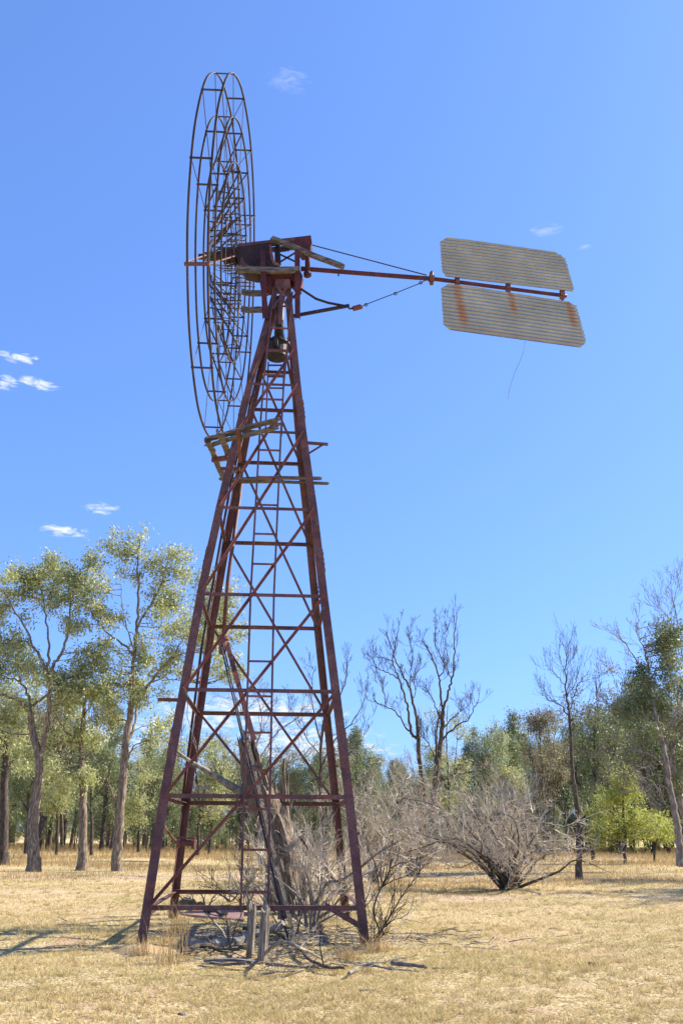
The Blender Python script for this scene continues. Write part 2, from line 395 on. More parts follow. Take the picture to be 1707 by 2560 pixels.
LV0 = [(z0,) + tuple(ext(c, z0) for c in (1, 2, 3, 4))] + LV
MILL = V((-1.42, 16.78, 0))
mill = thing('windmill', 'tall rusty derelict wind pump with bare wheel frame and corrugated tail, on lattice tower', 'windmill', MILL)
SN = {1: (1, 1), 2: (-1, 1), 3: (1, -1), 4: (-1, -1)}
TH = .0628; ex = V((math.cos(TH), math.sin(TH), 0)); ey = V((-math.sin(TH), math.cos(TH), 0))
def corner(c, z):
    for a, b in zip(LV0, LV0[1:]):
        if z <= b[0] or b is LV0[-1]:
            k = (z - a[0]) / (b[0] - a[0]); return a[c].lerp(b[c], k)
for c in (1, 2, 3, 4):
    sx, sy = SN[c]; pts = [l[c] for l in LV0]; W = .165; t = .016
    wid = [.145, .145, .15, .15, .15, .15, .148, .14, .13, .115]
    A = [ex * sx * (k / W) for k in wid]; B = [ey * sy * (k / W) for k in wid]
    leg = M().sect(pts, [(0, 0), (W, 0), (W, t), (t, t), (t, W), (0, W)], A, B).build('leg', MT['leg'], mill)
    for zz in (3.0, 6.25, 9.55):
        p = corner(c, zz - .22); q_ = corner(c, zz + .22); k = .150 - zz * .0042; o = -(ex * sx + ey * sy) * .008; m = M()
        m.sect([p + o, q_ + o], [(0, 0), (k, 0), (k, .014), (.014, .014), (.014, k), (0, k)], ex * sx, ey * sy)
        for i in range(4):
            b = p.lerp(q_, .15 + .23 * i)
            for e, f in ((ex * sx, ey * sy), (ey * sy, ex * sx)):
                bc = b + e * k * (.35 if i % 2 else .6) - f * .02; m.tube([bc, bc + f * .02], .019, 6)
        m.build('splice_plate', MT['leg'], leg)
# girts
def girt(p, q_, w, inward, mat='leg', seat=0.02):
    d = (q_ - p).normalized(); M().angle(p + inward * seat, q_ + inward * seat, w, .010, V((0, 0, -1)), inward).build('girt', MT[mat], mill)
gw = [.07, .068, .064, .060, .058, .054, .05, .045]
for i, (z, fl, fr, bl, br) in enumerate(LV[:-1]):
    w = gw[i]
    girt(fl + ex * .05 + V((0, 0, w / 2)), fr - ex * .05 + V((0, 0, w / 2)), w, ey)
    girt(bl + ex * .03 + V((0, 0, w / 2)), br - ex * .03 + V((0, 0, w / 2)), w * 1.15, -ey)
    girt(fl + ey * .06 + V((0, 0, 0)), bl - ey * .06, w, ex); girt(fr + ey * .06, br - ey * .06, w, -ex)
# braces: each spans two panels
def brace(p, q_, inward, w=.05, mat='brace'):
    d = (q_ - p).normalized(); up = inward.cross(d).normalized()
    if up.z < 0: up = -up
    p = p - inward * .004; q_ = q_ - inward * .004
    M().angle(p + up * w / 2, q_ + up * w / 2, w, .009, -up, -inward).build('brace', MT[mat], mill)
n = len(LV)
for i in range(n - 2):
    a, b = LV[i], LV[i + 2]
    brace(a[1] + ex * .08 , b[2] - ex * .06, ey)
    brace(b[3] + ex * .07, a[4] - ex * .07, -ey, mat='leg')
a, b = ext(1, .12), LV[1]
# short foot struts
M().angle(ext(2, .18) - ex * .05 + ey*.03, LV[0][2] - ex * .62 + ey * .03, .09, .01, V((0, 0, 1)), ey).build('foot_strut', MT['leg'], mill)
M().angle(ext(1, .35) + ey * .05, LV[0][3] - ey * 2.6 - V((0, 0, .12)), .08, .01, V((0, 0, 1)), ex).build('foot_strut', MT['leg'], mill)
# ladder up the front face
lad = thing('ladder', None, None, MILL); lad.parent = mill; lad.location = (0, 0, 0)
def face(z, off, out=.03):
    a, b = corner(1, z), corner(2, z); return (a + b) / 2 + ex * off - ey * out
lz = [.46] + [l[0] for l in LV[1:8]] + [12.55]
for s in (-1, 1):
    M().sect([face(z, s * .205 + (.0 if z < 10 else (z - 10) * .012) - .005) for z in lz], [(-.018, -.018), (.018, -.018), (.018, .018), (-.018, .018)], ex, ey).build('rail', MT['leg'], lad)
z = .74
while z < 12.4:
    M().beam(face(z, -.2), face(z, .2), .022, .034).build('rung', MT['brace'], lad); z += .6
# inner ladder hanging inside the upper half
inn = thing('inner_ladder', None, None, MILL); inn.parent = mill; inn.location = (0, 0, 0)
rl = [(aty(671, 905, 17.0), aty(664, 1075, 16.95)), (aty(710, 905, 17.0), aty(704, 1090, 16.95))]
for a, b in rl: M().beam(a, b, .03, .03, ey).build('rail', MT['leg'], inn)
for k in (.05, .22, .39, .56, .73, .9): M().beam(rl[0][0].lerp(rl[0][1], k), rl[1][0].lerp(rl[1][1], k * .93), .025, .03).build('rung', MT['leg'], inn)
# central mast, guide drum, straps at the tower top
M().tube([aty(700, 745, 16.8), aty(697, 858, 16.8)], .105, 14).build('mast', MT['wire'], mill, True)
dm = M(); c0 = aty(694, 858, 16.8); c1 = aty(692, 893, 16.8)
dm.tube([c0 + V((0, 0, .05)), c0 + V((0, 0, .03)), c0, c0 + (c1 - c0) * .1, c0 + (c1 - c0) * .12, c1, c1 + V((0, 0, -.03)), c1 + V((0, 0, -.10))], [.12, .22, .27, .27, .225, .225, .20, .05], 18)
dm.beam(c0 + V((-.42, 0, -.16)), c0 + V((.40, 0, -.16)), .07, .1); dm.beam(c0 + V((0, -.42, -.18)), c0 + V((0, .42, -.18)), .07, .1)
for i in range(10):
    a = i * .628; dm.tube([c0 + V((.24 * math.cos(a), .24 * math.sin(a), -.03)), c0 + V((.24 * math.cos(a), .24 * math.sin(a), .035))], .018, 6)
dm.build('guide_drum', MT['wire'], mill)
tp = M()
tp.prism([aty(686, 722, 16.50), aty(727, 722, 16.50), aty(725, 698, 16.50), aty(690, 698, 16.50)], V((0, .014, 0)))
tp.beam(aty(703, 735, 16.47), aty(700, 810, 16.30), .085, .014, V((0, 1, 0)))
tp.beam(aty(692, 714, 16.46), aty(705, 733, 16.46), .055, .012, V((0, 1, 0))); tp.beam(aty(720, 713, 16.455), aty(707, 734, 16.455), .055, .012, V((0, 1, 0)))
tp.beam(aty(702, 742, 16.47), aty(680, 772, 16.34), .05, .012, V((0, 1, 0))); tp.beam(aty(704, 742, 16.465), aty(722, 772, 16.34), .05, .012, V((0, 1, 0)))
tp.build('cap_plate', MT['leg'], mill)
tt = M(); tc0 = aty(704, 702, 16.8)
tt.tube([tc0 + V((0, 0, -.2)), tc0 + V((0, 0, -.05)), tc0 + V((0, 0, -.02)), tc0 + V((0, 0, .12)), tc0 + V((0, 0, .16))], [.22, .25, .31, .31, .2], 22)
tt.build('turntable', MT['redpaint'], mill, False)

# head: gearbox, beams, hangers
HYp = 16.80
head = thing('head', None, None, MILL); head.parent = mill; head.location = (0, 0, 0)
def hp(x, y, Y=HYp): return aty(x, y, Y)
def plate(pl, Y0, Y1, name, m, par, smooth=False):
    return M().prism([aty(x, y, Y0) for x, y in pl], V((0, Y1 - Y0, 0))).build(name, MT[m], par, smooth)
plate([(591, 617), (676, 606), (678, 640), (686, 656), (700, 662), (700, 674), (640, 678), (612, 672), (598, 655), (590, 640)], 16.58, 17.02, 'gearbox', 'head', head)
plate([(672, 612), (677, 611), (682, 634), (686, 652), (700, 660), (700, 664), (684, 662), (676, 645)], 16.55, 16.575, 'gearbox_flange', 'brace', head)
plate([(600, 655), (604, 641), (612, 655), (628, 668), (650, 674), (640, 678), (612, 672)], 16.56, 16.578, 'gearbox_flange', 'leg', head)
bm_ = M(); b0, b1 = hp(597, 617, 16.72), hp(776, 597, 16.72)
bm_.beam(b0, b1, .10, .105, V((0, .1, 1))); bm_.beam(b0 + V((0, .24, 0)), b1 + V((0, .24, 0)), .08, .09, V((0, .1, 1))); bm_.build('top_beam', MT['leg'], head)
plate([(737, 593), (777, 588), (780, 607), (776, 618), (764, 622), (754, 624), (744, 612), (738, 606)], 16.6, 17.0, 'beam_end_box', 'redpaint', head)
M().tube([hp(768, 616), hp(769, 632), hp(769, 684)], [.06, .062, .055], 12).tube([hp(768, 682), hp(769, 690)], .085, 12).build('tail_pin', MT['redpaint'], head, True)
ck = M(); ck.beam(hp(694, 616), hp(697, 662), .06, .10, V((1, 0, 0))); ck.beam(hp(689, 620), hp(690, 655), .10, .05, V((1, 0, 0)))
ck.tube([hp(697, 626), hp(716, 624)], .045, 10); ck.tube([hp(716, 624), hp(724, 624)], .03, 10); ck.tube([hp(719, 624), hp(721, 624)], .05, 10)
ck.beam(hp(700, 636), hp(740, 655), .03, .03); ck.beam(hp(700, 655), hp(738, 632), .03, .03); ck.build('crank', MT['head'], head)
def channel(p, q_, w, d_, par, name='hanger', m='leg', A=ex, B=ey):
    p, q_ = V(p), V(q_); t = .012
    M().sect([p, q_], [(-w / 2, 0), (w / 2, 0), (w / 2, d_), (w / 2 - t, d_), (w / 2 - t, t), (-w / 2 + t, t), (-w / 2 + t, d_), (-w / 2, d_)], A, B).build(name, MT[m], par)
channel(hp(656, 626, 16.45), hp(663, 795, 16.30), .115, .07, head, m='redpaint')
channel(hp(743, 624, 16.45), hp(744, 795, 16.55), .115, .07, head, m='redpaint')
channel(hp(649, 660, 17.15), hp(668, 790, 17.2), .10, .06, head)
# curved saddle brackets either side of the cap
plate([(656, 683), (672, 690), (690, 682), (728, 682), (748, 672), (757, 690), (752, 712), (744, 716), (730, 700), (722, 692), (694, 692), (680, 714), (664, 716), (655, 706)], 16.62, 16.98, 'saddle', 'redpaint', head)
# planks left on the head
def plank(p, q_, w, t, par=None, name='plank', up=V((0, 0, 1)), jag=True, seed=0):
    r = random.Random(seed + int(p[0] * 1000)); p, q_ = V(p), V(q_); d = (q_ - p); L = d.length; d.normalize(); x = d.cross(V(up)).normalized(); u = x.cross(d).normalized()
    m = M(); k = max(3, int(L / .25)); b = len(m.v); ph = r.uniform(0, 6)
    cols = 5
    for i in range(k + 1):
        a = i / k
        for j in range(cols):
            f = (j / (cols - 1) - .5) * w; aa = a
            if jag and i in (0, k): aa += r.uniform(-.06, .06) / max(L, .3)
            c = p + d * (aa * L) + x * (f + .008 * math.sin(a * 9 + ph)) + u * (.012 * math.sin(a * 6 + ph) + r.uniform(-.002, .002))
            m.v += [c - u * t / 2, c + u * t / 2]
    for i in range(k):
        for j in range(cols - 1):
            q = b + (i * cols + j) * 2; w_ = q + cols * 2
            m.f += [(q, q + 2, w_ + 2, w_), (q + 1, w_ + 1, w_ + 3, q + 3)]
        q = b + i * cols * 2; w_ = q + cols * 2; m.f.append((q, w_, w_ + 1, q + 1))
        q += (cols - 1) * 2; w_ += (cols - 1) * 2; m.f.append((q, q + 1, w_ + 1, w_))
    for base in (b, b + k * cols * 2):
        for j in range(cols - 1): q = base + j * 2; m.f.append((q, q + 1, q + 3, q + 2))
    return m.build(name, MT['plank'], par)
plank(hp(594, 675, 16.42), hp(741, 675, 16.40), .10, .115, head)
plank(hp(594, 672, 17.18), hp(735, 674, 17.18), .12, .05, head)
plank(hp(603, 731, 16.9), hp(668, 734, 16.9), .10, .10, head)
plank(hp(605, 773, 16.9), hp(668, 776, 16.9), .10, .10, head)
# bracket arm pointing to the right that holds the tail spring
ar = M(); ar.beam(hp(733, 790), hp(873, 764), .05, .065); ar.tube([hp(752, 722), hp(770, 734), hp(790, 747), hp(820, 757), hp(873, 767)], .028, 8)
ar.tube([hp(866, 762), hp(874, 772), hp(880, 771), hp(884, 769)], .022, 8)
ar.beam(hp(752, 722), hp(733, 745), .04, .05); ar.build('spring_arm', MT['head'], head)
sp_ = M(); s0, s1 = hp(882, 772), hp(904, 766); pts = []
d = s1 - s0; xx, yy = perp(d)
for i in range(9 * 12 + 1):
    a = i / 12 * 2 * math.pi; pts.append(s0 + d * (i / 108) + (xx * math.cos(a) + yy * math.sin(a)) * .05)
sp_.tube(pts, .011, 5); sp_.build('tail_spring', MT['brace'], head)
cr = M(); cr.tube([s1, hp(912, 762), hp(980, 736), hp(988, 733), hp(1050, 708), hp(1068, 698)], .010, 6)
for (x, y) in ((915, 762), (988, 734), (1051, 707)):
    c = hp(x, y); cr.tube([c + V((.035 * math.cos(a * .7854), 0, .035 * math.sin(a * .7854))) for a in range(9)], .010, 5)
cr.build('chain_rod', MT['wire'], head)

# hub and nose
hub = M()
axd = V((-1, 0, .035)).normalized()
hc = hp(590, 640)
def hx(px): return hp(px, 640 + (590 - px) * .02)
hub.tube([hx(592), hx(589), hx(588), hx(560), hx(558), hx(545), hx(544), hx(512), hx(511), hx(497)], [.14, .14, .20, .20, .12, .12, .10, .10, .065, .065], 18)
hub.tube([hx(560) + V((0, 0, -.02)), hx(566)], .24, 18); hub.tube([hx(586), hx(591)], .27, 18)

wheel = thing('wheel', None, None, MILL); wheel.parent = mill; wheel.location = (0, 0, 0)
hub.build('hub', MT['head'], wheel, False)
WC = V((-2.569, 16.772, 13.397)); WR = 3.808; WT = .371
yaw, tilt = rad(180.36), rad(2.02)
wax = V((math.cos(yaw) * math.cos(tilt), math.sin(yaw) * math.cos(tilt), math.sin(tilt))); wh = V((-math.sin(yaw), math.cos(yaw), 0)); wu = wax.cross(wh)
if wu.z < 0: wu = -wu
NODES = [22, 47, 74, 100, 126, 153, 180, 208, 236, 265, 295, 325, 354]
RR = [(WR, WT, .021), (3.0, .36, .019), (2.13, .345, .018), (1.4, .33, .013)]
def wp(a, R, off): a = rad(a); return WC + wax * off + (wh * math.cos(a) + wu * math.sin(a)) * R
rw = random.Random(3)
for R, T, r in RR[:3]:
    for s in (1, -1):
        m = M(); k = 104; pts = []
        # a flat bar ring, very slightly out of true
        for i in range(k + 1):
            a = 360 * i / k; R2 = R * (1 + .004 * math.sin(rad(a) * 5 + R) + .002 * math.sin(rad(a) * 13 + s)); pts.append(wp(a, R2, s * T / 2 + .01 * math.sin(rad(a) * 3)))
        Ax = [(wh * math.cos(rad(360 * i / k)) + wu * math.sin(rad(360 * i / k))) for i in range(k + 1)]
        m.sect(pts, [(-.009, -r), (.009, -r), (.009, r), (-.009, r)], Ax, wax); m.build('rim', MT['wheel'], wheel)
for i, a in enumerate(NODES):
    m = M(); A = wh * math.cos(rad(a)) + wu * math.sin(rad(a)); Tn = -wh * math.sin(rad(a)) + wu * math.cos(rad(a))
    hubF, hubB = WC + wax * .34, WC - wax * .24
    for sg, hb in ((1, hubF), (-1, hubB)):
        pa = [hb + A * .22 + Tn * .06] + [wp(a, R, sg * T / 2) for R, T, r in RR[::-1]]
        for p, q_ in zip(pa, pa[1:]): m.tube([p, q_], .008, 4)
    for j, (R, T, r) in enumerate(RR):
        e = .03; m.beam(wp(a, R, T / 2 + e), wp(a, R, -T / 2 - e), .028 if j < 3 else .022, .028 if j < 3 else .02, A)
    for k, R in enumerate((.5, .95) if i % 2 else (.72, 1.15, 1.75)):
        jj = rw.uniform(-.04, .04); m.beam(wp(a, R + jj, .26 - R * .05), wp(a + rw.uniform(-2, 2), R - jj, -.21), .022, .020, A)
    # flat diagonal bars inside the spoke
    m.beam(wp(a, 3.0, -.18), wp(a, 2.13, .17), .030, .010, Tn); m.beam(wp(a, 2.13, -.17), wp(a, 1.3, .19), .036, .010, Tn)
    if 60 < a < 240: m.beam(wp(a, WR, -.18), wp(a, 3.0, .18), .014, .010, Tn)
    m.beam(wp(a, 1.55, -.165), wp(a + rw.uniform(-3, 3), .85, .28), .040, .010, Tn)
    if i % 3 != 1: m.beam(wp(a, 1.1, -.19), wp(a + rw.uniform(-4, 4), .42, .30), .036, .010, Tn)
    # lateral ties to the next spoke's inner node
    b = NODES[(i + 1) % 13]
    m.tube([wp(a, 1.4, .165), wp(b, 1.4, .165)], .009, 4); m.tube([wp(a, 1.4, -.165), wp(b, 1.4, -.165)], .009, 4)
    if i % 2: m.tube([wp(a, 3.0, 0.0), wp(b, 2.13, -.17)], .007, 4)
    m.build('spoke', MT['wheel'], wheel)
# loose bent bars near the hub
m = M(); m.tube([hp(620, 562, 19.6), hp(636, 541, 20.1)], .02, 4); m.beam(hp(521, 660, 14.4), hp(585, 640, 16.4), .06, .02, V((0, 0, 1))); m.beam(hp(461, 660, 13.05), hp(524, 660, 13.05), .05, .05)
m.tube([hp(465, 656, 13.6), hp(515, 638, 16)], .02, 5); m.build('bent_bar', MT['leg'], wheel)

# tail
tail = thing('tail', None, None, MILL); tail.parent = mill; tail.location = (0, 0, 0)
TY = lambda X: 16.85 + (X + .77) * .10
def tp_(px, py, off=0):
    r = ray(px, py); k = (16.85 + .77 * .10) / (r.y - .10 * r.x); p = V((r.x * k, r.y * k, r.z * k + CH)); return p + V((.0995, -.995, 0)) * off
M().tube([tp_(752, 672), tp_(773, 673), tp_(1078, 697), tp_(1090, 698), tp_(1415, 740)], [.055, .052, .05, .046, .043], 12).build('boom', MT['redpaint'], tail, True)
bj = M(); bj.tube([tp_(1072, 696), tp_(1084, 697)], .085, 12); bj.tube([tp_(1078, 682), tp_(1078, 711)], .045, 10); bj.tube([tp_(1078, 682), tp_(1079, 678)], .025, 8); bj.tube([tp_(846, 678), tp_(846, 690)], .02, 6)
bj.build('boom_joint', MT['brace'], tail)
M().tube([hp(778, 612), tp_(1066, 688)], .014, 6).build('tie_rod', MT['wire'], tail)
for x, y0, y1 in ((1142, 698, 714), (1269, 713, 731), (1404, 730, 748)):
    m = M(); m.beam(tp_(x, y0 - 4), tp_(x, y1), .05, .11, V((1, 0, 0))); m.tube([tp_(x - 5, y0 + 5), tp_(x + 5, y0 + 6)], .062, 12)
    m.beam(tp_(x, y1 - 8, -.03), tp_(x + 10, y1 + 55, -.03), .012, .04, V((1, 0, 0))); m.beam(tp_(x, y0 + 4, -.03), tp_(x - 8, y0 - 50, -.03), .012, .04, V((1, 0, 0)))
    m.build('clamp', MT['brace'], tail)
def vane(poly, sl_top, sl_bot, name, m_, rusts, off0):
    # poly in photo pixels; corrugations follow the boom
    P = [tp_(x, y) for x, y in poly]; u = V((.995, .0995, 0)); o = P[0]
    Q = [((p - o).dot(u), (p - o).z) for p in P]
    # tilt of the ridges on the plane
    a, b = tp_(*sl_top[0]), tp_(*sl_top[1]); k1 = (b.z - a.z) / (b - a).dot(u)
    a, b = tp_(*sl_bot[0]), tp_(*sl_bot[1]); k2 = (b.z - a.z) / (b - a).dot(u)
    kk = (k1 + k2) / 2; Q = [(x, z - kk * x) for x, z in Q]
    zs = [z for x, z in Q]; zmin, zmax = min(zs), max(zs); NR = 13; sub = 8; rows = NR * sub; cols = 60
    m = M(); vals = []
    def span(z):
        xi = []
        for (x0, y0), (x1, y1) in zip(Q, Q[1:] + Q[:1]):
            if (y0 - z) * (y1 - z) <= 0 and y0 != y1: xi.append(x0 + (x1 - x0) * (z - y0) / (y1 - y0))
        return min(xi), max(xi)
    rr = random.Random(5)
    for th in (0, -.004):
        for j in range(rows + 1):
            z = zmin + (zmax - zmin) * min(max(j / rows, .0015), .9985); x0, x1 = span(z)
            jj = rr.uniform(-.012, .012); hh = .015 * math.cos(2 * math.pi * NR * j / rows)
            step = .008 if j > rows * .52 else 0
            for i in range(cols + 1):
                x = x0 + (x1 - x0) * i / cols + (jj if i in (0, cols) else 0)
                wv = .02 * math.sin(x * 1.7) * (j / rows)
                p = o + u * x + V((0, 0, z + kk * x)) + V((.0995, -.995, 0)) * (off0 + hh + step + wv + th)
                m.v.append(p)
                rv = 0
                for (rx, w_, len_) in rusts:
                    cx = rx + (1 - j / rows) * .16; f = 1 - j / rows
                    if f < len_: rv = max(rv, max(0, 1 - abs(x - cx) / w_) ** .6 * (1 if f < len_ * .7 else (len_ - f) / (len_ * .3)))
                if rusts: rv = max(rv, max(0, (1 - j / rows) - .82) * 1.6)
                vals.append(min(1, rv))
    for s_ in (0, 1):
        b = s_ * (rows + 1) * (cols + 1)
        for j in range(rows):
            for i in range(cols):
                q = b + j * (cols + 1) + i; m.f.append((q, q + 1, q + cols + 2, q + cols + 1))
    ob = m.build(name, MT[m_], tail, True)
    at_ = ob.data.attributes.new('rust', 'FLOAT', 'POINT'); at_.data.foreach_set('value', vals)
    return ob
X = lambda x: 1050 + .287 * x
Yf = lambda y: 560 + .287 * y
up_poly = [(168, 165), (225, 130), (1180, 250), (1255, 300), (1335, 570), (1318, 598), (230, 470), (190, 420)]
lo_poly = [(178, 570), (240, 532), (1290, 682), (1355, 715), (1435, 1010), (1432, 1045), (1380, 1085), (270, 935), (200, 885)]
conv = lambda pl: [(X(a), Yf(b)) for a, b in pl]
vane(conv(up_poly), conv([(225, 130), (1180, 250)]), conv([(230, 470), (1318, 598)]), 'vane_sheet', 'galv', [], .03)
tag(vane(conv(lo_poly), conv([(240, 532), (1290, 682)]), conv([(270, 935), (1380, 1085)]), 'vane_sheet', 'galvrust', [(.36, .12, 1.0), (1.58, .09, .5), (2.92, .10, .6)], .03), 'lower corrugated sheet with orange rust streaks')
M().tube([tp_(1310, 855, .05), tp_(1307, 880, .05), tp_(1298, 905, .05), tp_(1286, 930, .05), tp_(1276, 960, .05), tp_(1269, 985, .05), tp_(1268, 1000, .05), tp_(1273, 1007, .05)], .004, 4).build('hanging_wire', MT['wire'], tail)

# broken timber platform round the tower
plat = thing('platform', None, None, MILL); plat.parent = mill; plat.location = (0, 0, 0)
PZ = 8.6
plank(atz(518, 1097, PZ), atz(694, 1050, PZ + .22), .14, .04, plat, seed=1); plank(atz(520, 1115, PZ - .05), atz(693, 1067, PZ), .12, .035, plat, seed=2)
plank(atz(520, 1102, PZ - .07), atz(560, 1196, PZ - .07), .11, .05, plat, seed=3); plank(atz(552, 1082, PZ - .05), atz(584, 1180, PZ - .05), .12, .04, plat, seed=4)
plank(atz(552, 1196, PZ), atz(800, 1196, PZ), .12, .04, plat, seed=5); plank(atz(560, 1203, PZ - .03), atz(816, 1208, PZ - .03), .10, .035, plat, seed=6)
M().beam(atz(531, 1150, PZ - .12), atz(572, 1144, PZ - .12), .07, .09).build('bearer', MT['brace'], plat)
M().beam(atz(552, 1172, PZ - .12), atz(600, 1172, PZ - .12), .06, .06).build('bearer', MT['leg'], plat)
channel(atz(595, 1072, PZ), aty(601, 1155, 15.9), .07, .04, plat, 'post', 'brace')
m = M(); m.beam(aty(766, 1107, 16.05), aty(820, 1111, 16.05), .05, .05); m.beam(aty(768, 1136, 16.05), aty(808, 1111, 16.05), .035, .02, V((0, 1, 0))); m.build('bracket', MT['leg'], plat)
m = M(); m.beam(aty(543, 1076, 17.2), aty(545, 1086, 16.2), .05, .06); m.build('bracket', MT['leg'], plat)

# furling rod, winch
M().tube([aty(455, 2010, 18.2), aty(504, 1620, 17.6), aty(579, 1200, 17.15), aty(655, 900, 16.95)], .026, 8).build('furling_rod', MT['head'], mill, True)
wn_ = M(); w0, w1 = aty(444, 2106, 18.1), aty(488, 2109, 18.1)
wn_.tube([w0, w0.lerp(w1, .18), w0.lerp(w1, .181), w0.lerp(w1, .82), w0.lerp(w1, .821), w1], [.10, .10, .055, .055, .10, .10], 14)
wn_.beam(w0 + V((-.02, 0, .09)), w1 + V((0, 0, .09)), .10, .03); wn_.tube([w0 + V((0, 0, 0)), aty(430, 2092, 17.8), aty(411, 2068, 17.5)], .022, 6)
wn_.build('winch', MT['brace'], mill)
# loop of fence wire on the front legs
M().tube([ext(1, .6)] + [aty(x, y, 15.1) for x, y in ((450, 1716), (463, 1726), (470, 1760), (476, 1800), (485, 1840), (490, 1880), (487, 1920))][0:], .006, 4).build('loose_wire', MT['plank'], mill) if False else None
M().tube([aty(x, y, 15.05) for x, y in ((452, 1714), (463, 1722), (470, 1745), (468, 1790), (478, 1825), (490, 1855), (492, 1890))], .006, 4).build('loose_wire', MT['plank'], mill)
M().tube([corner(1, 4.62) + V((-.45, -.02, 0)), corner(1, 4.6) + V((-.2, -.03, .015)), corner(1, 4.6) + V((.1, -.02, 0))], [.02, .045, .05], 6).build('rail_stub', MT['brace'], mill) if False else None
M().beam(aty(395, 1749, 15.2), aty(450, 1750, 15.2), .05, .055).build('side_rail', MT['brace'], mill)

# loose plank lying across the head, long steel angle leaning through the tower
o = plank(hp(677, 596, 16.44), hp(856, 666, 16.50), .10, .09); tag(o, 'grey weathered plank lying slantwise across the top of the windmill head', 'plank'); o.name = 'wooden_plank'
lean = thing('leaning_steel_column', 'old pump column with bolted flange leaning from the ladder foot into the tower', 'pipe', dz_(668, 2168))
f0 = aty(558, 1592, 17.75); base = lean.location.copy(); 
M().tube([aty(603, 1210, 17.7), aty(570, 1450, 17.75), f0], .04, 12).build('pipe', MT['leg'], lean, True)
m = M(); m.tube([f0 + V((0, 0, .05)), f0 + V((0, 0, .02)), f0 + V((0, 0, .0)), f0 + V((0, 0, -.06)), f0 + V((0, 0, -.065)), f0 + V((0, 0, -.35))], [.06, .10, .125, .125, .09, .07], 16); m.build('flange', MT['brace'], lean)
e1 = f0.lerp(base, .40)
m = M(); m.angle(f0 + V((.02, 0, -.1)), e1 + V((.1, 0, 0)), .10, .012, ex, ey); m.build('beam', MT['brace'], lean)
m = M(); m.tube([f0 + V((-.05, 0, -.1)), base + V((-.03, 0, 0))], .02, 6); m.tube([f0 + V((-.0, -.06, -.1)), e1 + V((-.02, -.06, 0))], .016, 6); m.build('rod', MT['wire'], lean)
m = M(); m.angle(e1, base + V((.04, 0, 0)), .06, .010, ex, -ey); m.build('angle_iron', MT['post'], lean)

# ------------------------------------------------------------------ trees
def smooth_path(pts, sub=3):
    """Catmull-Rom through the guide points"""
    P = [pts[0] * 2 - pts[1]] + list(pts) + [pts[-1] * 2 - pts[-2]]; out_ = []
    for i in range(1, len(P) - 2):
        for k in range(sub):
            t = k / sub; a, b, c, d = P[i - 1], P[i], P[i + 1], P[i + 2]
            out_.append(.5 * ((2 * b) + (c - a) * t + (2 * a - 5 * b + 4 * c - d) * t * t + (3 * b - 3 * c + d - a) * t ** 3))
    out_.append(V(pts[-1])); return out_
def rnd_dir(rng, up=0):
    while True:
        v = V((rng.uniform(-1, 1), rng.uniform(-1, 1), rng.uniform(-1, 1)))
        if .1 < v.length < 1: return (v.normalized() + V((0, 0, up))).normalized()
def twigs(m, p, d, L, r, depth, rng, tips, up=.25, spread=.75, kids=4, gn=.22, sides=4, seg=5, rmin=.004):
    """one branch and its children"""
    pts = [V(p)]; dd = d.normalized()
    for i in range(seg):
        dd = (dd + rnd_dir(rng) * gn + V((0, 0, up * .3))).normalized(); pts.append(pts[-1] + dd * (L / seg))
    rs = [max(rmin, r * (1 - .8 * i / seg)) for i in range(seg + 1)]
    m.tube(pts, rs, sides if r > .02 else 3, cap=False); tips.append(pts[-1])
    if depth > 0:
        for k in range(kids):
            t = .25 + .72 * (k + rng.random()) / kids; i = min(seg - 1, int(t * seg)); q = pts[i].lerp(pts[i + 1], t * seg - i); ax = (pts[i + 1] - pts[i]).normalized()
            nd = (ax + rnd_dir(rng, up) * spread).normalized()
            twigs(m, q, nd, L * rng.uniform(.4, .65) * (1.15 - .5 * t), max(rmin, rs[i] * .6), depth - 1, rng, tips, up, spread, max(2, kids - 1), gn, sides, max(3, seg - 1), rmin)
class Skel:
    """limbs laid out through points, at distance Y; every limb has a depth slope"""
    def __init__(s, Y, seed, tr, conv=None):
        s.Y = Y; s.rng = random.Random(seed); s.m = M(); s.pts = []; s.lim = []; s.conv = conv or tr; s.tips = []
    def limb(s, px, r0, r1, slope=0.0, start=None, sides=8, wob=.05):
        P = []; dy = 0
        first = s.conv(*px[0])
        if s.pts:
            A = min(s.pts, key=lambda q: (q[0].x - first.x) ** 2 + (q[0].z - first.z) ** 2)[0]; dy = A.y - s.Y
        prev = first; acc = 0
        for i, (x, y) in enumerate(px):
            q = s.conv(x, y); acc += (q - prev).length; prev = q
            r = ray(*s.px(x, y)); Yq = s.Y + dy + slope * acc; k = Yq / r.y; P.append(V((r.x * k, Yq, r.z * k + CH)))
        P = smooth_path(P, 4)
        L = len(P); P = [p + rnd_dir(s.rng) * wob * (.2 if i in (0, L - 1) else 1) for i, p in enumerate(P)]
        r0, r1 = r0 * .66, r1 * .66
        rs = [r0 + (r1 - r0) * (i / (L - 1)) ** .8 for i in range(L)]
        s.m.tube(P, rs, sides, cap=False); s.lim.append((P, rs))
        for p, r in zip(P, rs): s.pts.append((p, r))
        return P
    def flare(s, p, r):  # root flare
        r = r * .66
        s.m.tube([p + V((0, 0, -.15)), p + V((0, 0, .05)), p + V((0, 0, .45))], [r * 1.35, r * 1.15, r * .98], 10, cap=False)
def skel(Y, seed, cx, cy=None):
    s = Skel(Y, seed, None, None)
    s.px = cx; s.conv = lambda x, y: aty(*cx(x, y), s.Y); return s
def px_disp(x, y): return x * DD, y * DD
def px_left(x, y): return x * .3826, 1300 + y * .3826
def px_mid(x, y): return 850 + x * .3401, 1450 + y * .3401
def px_right(x, y): return 1250 + x * .3613, 1400 + y * .3614

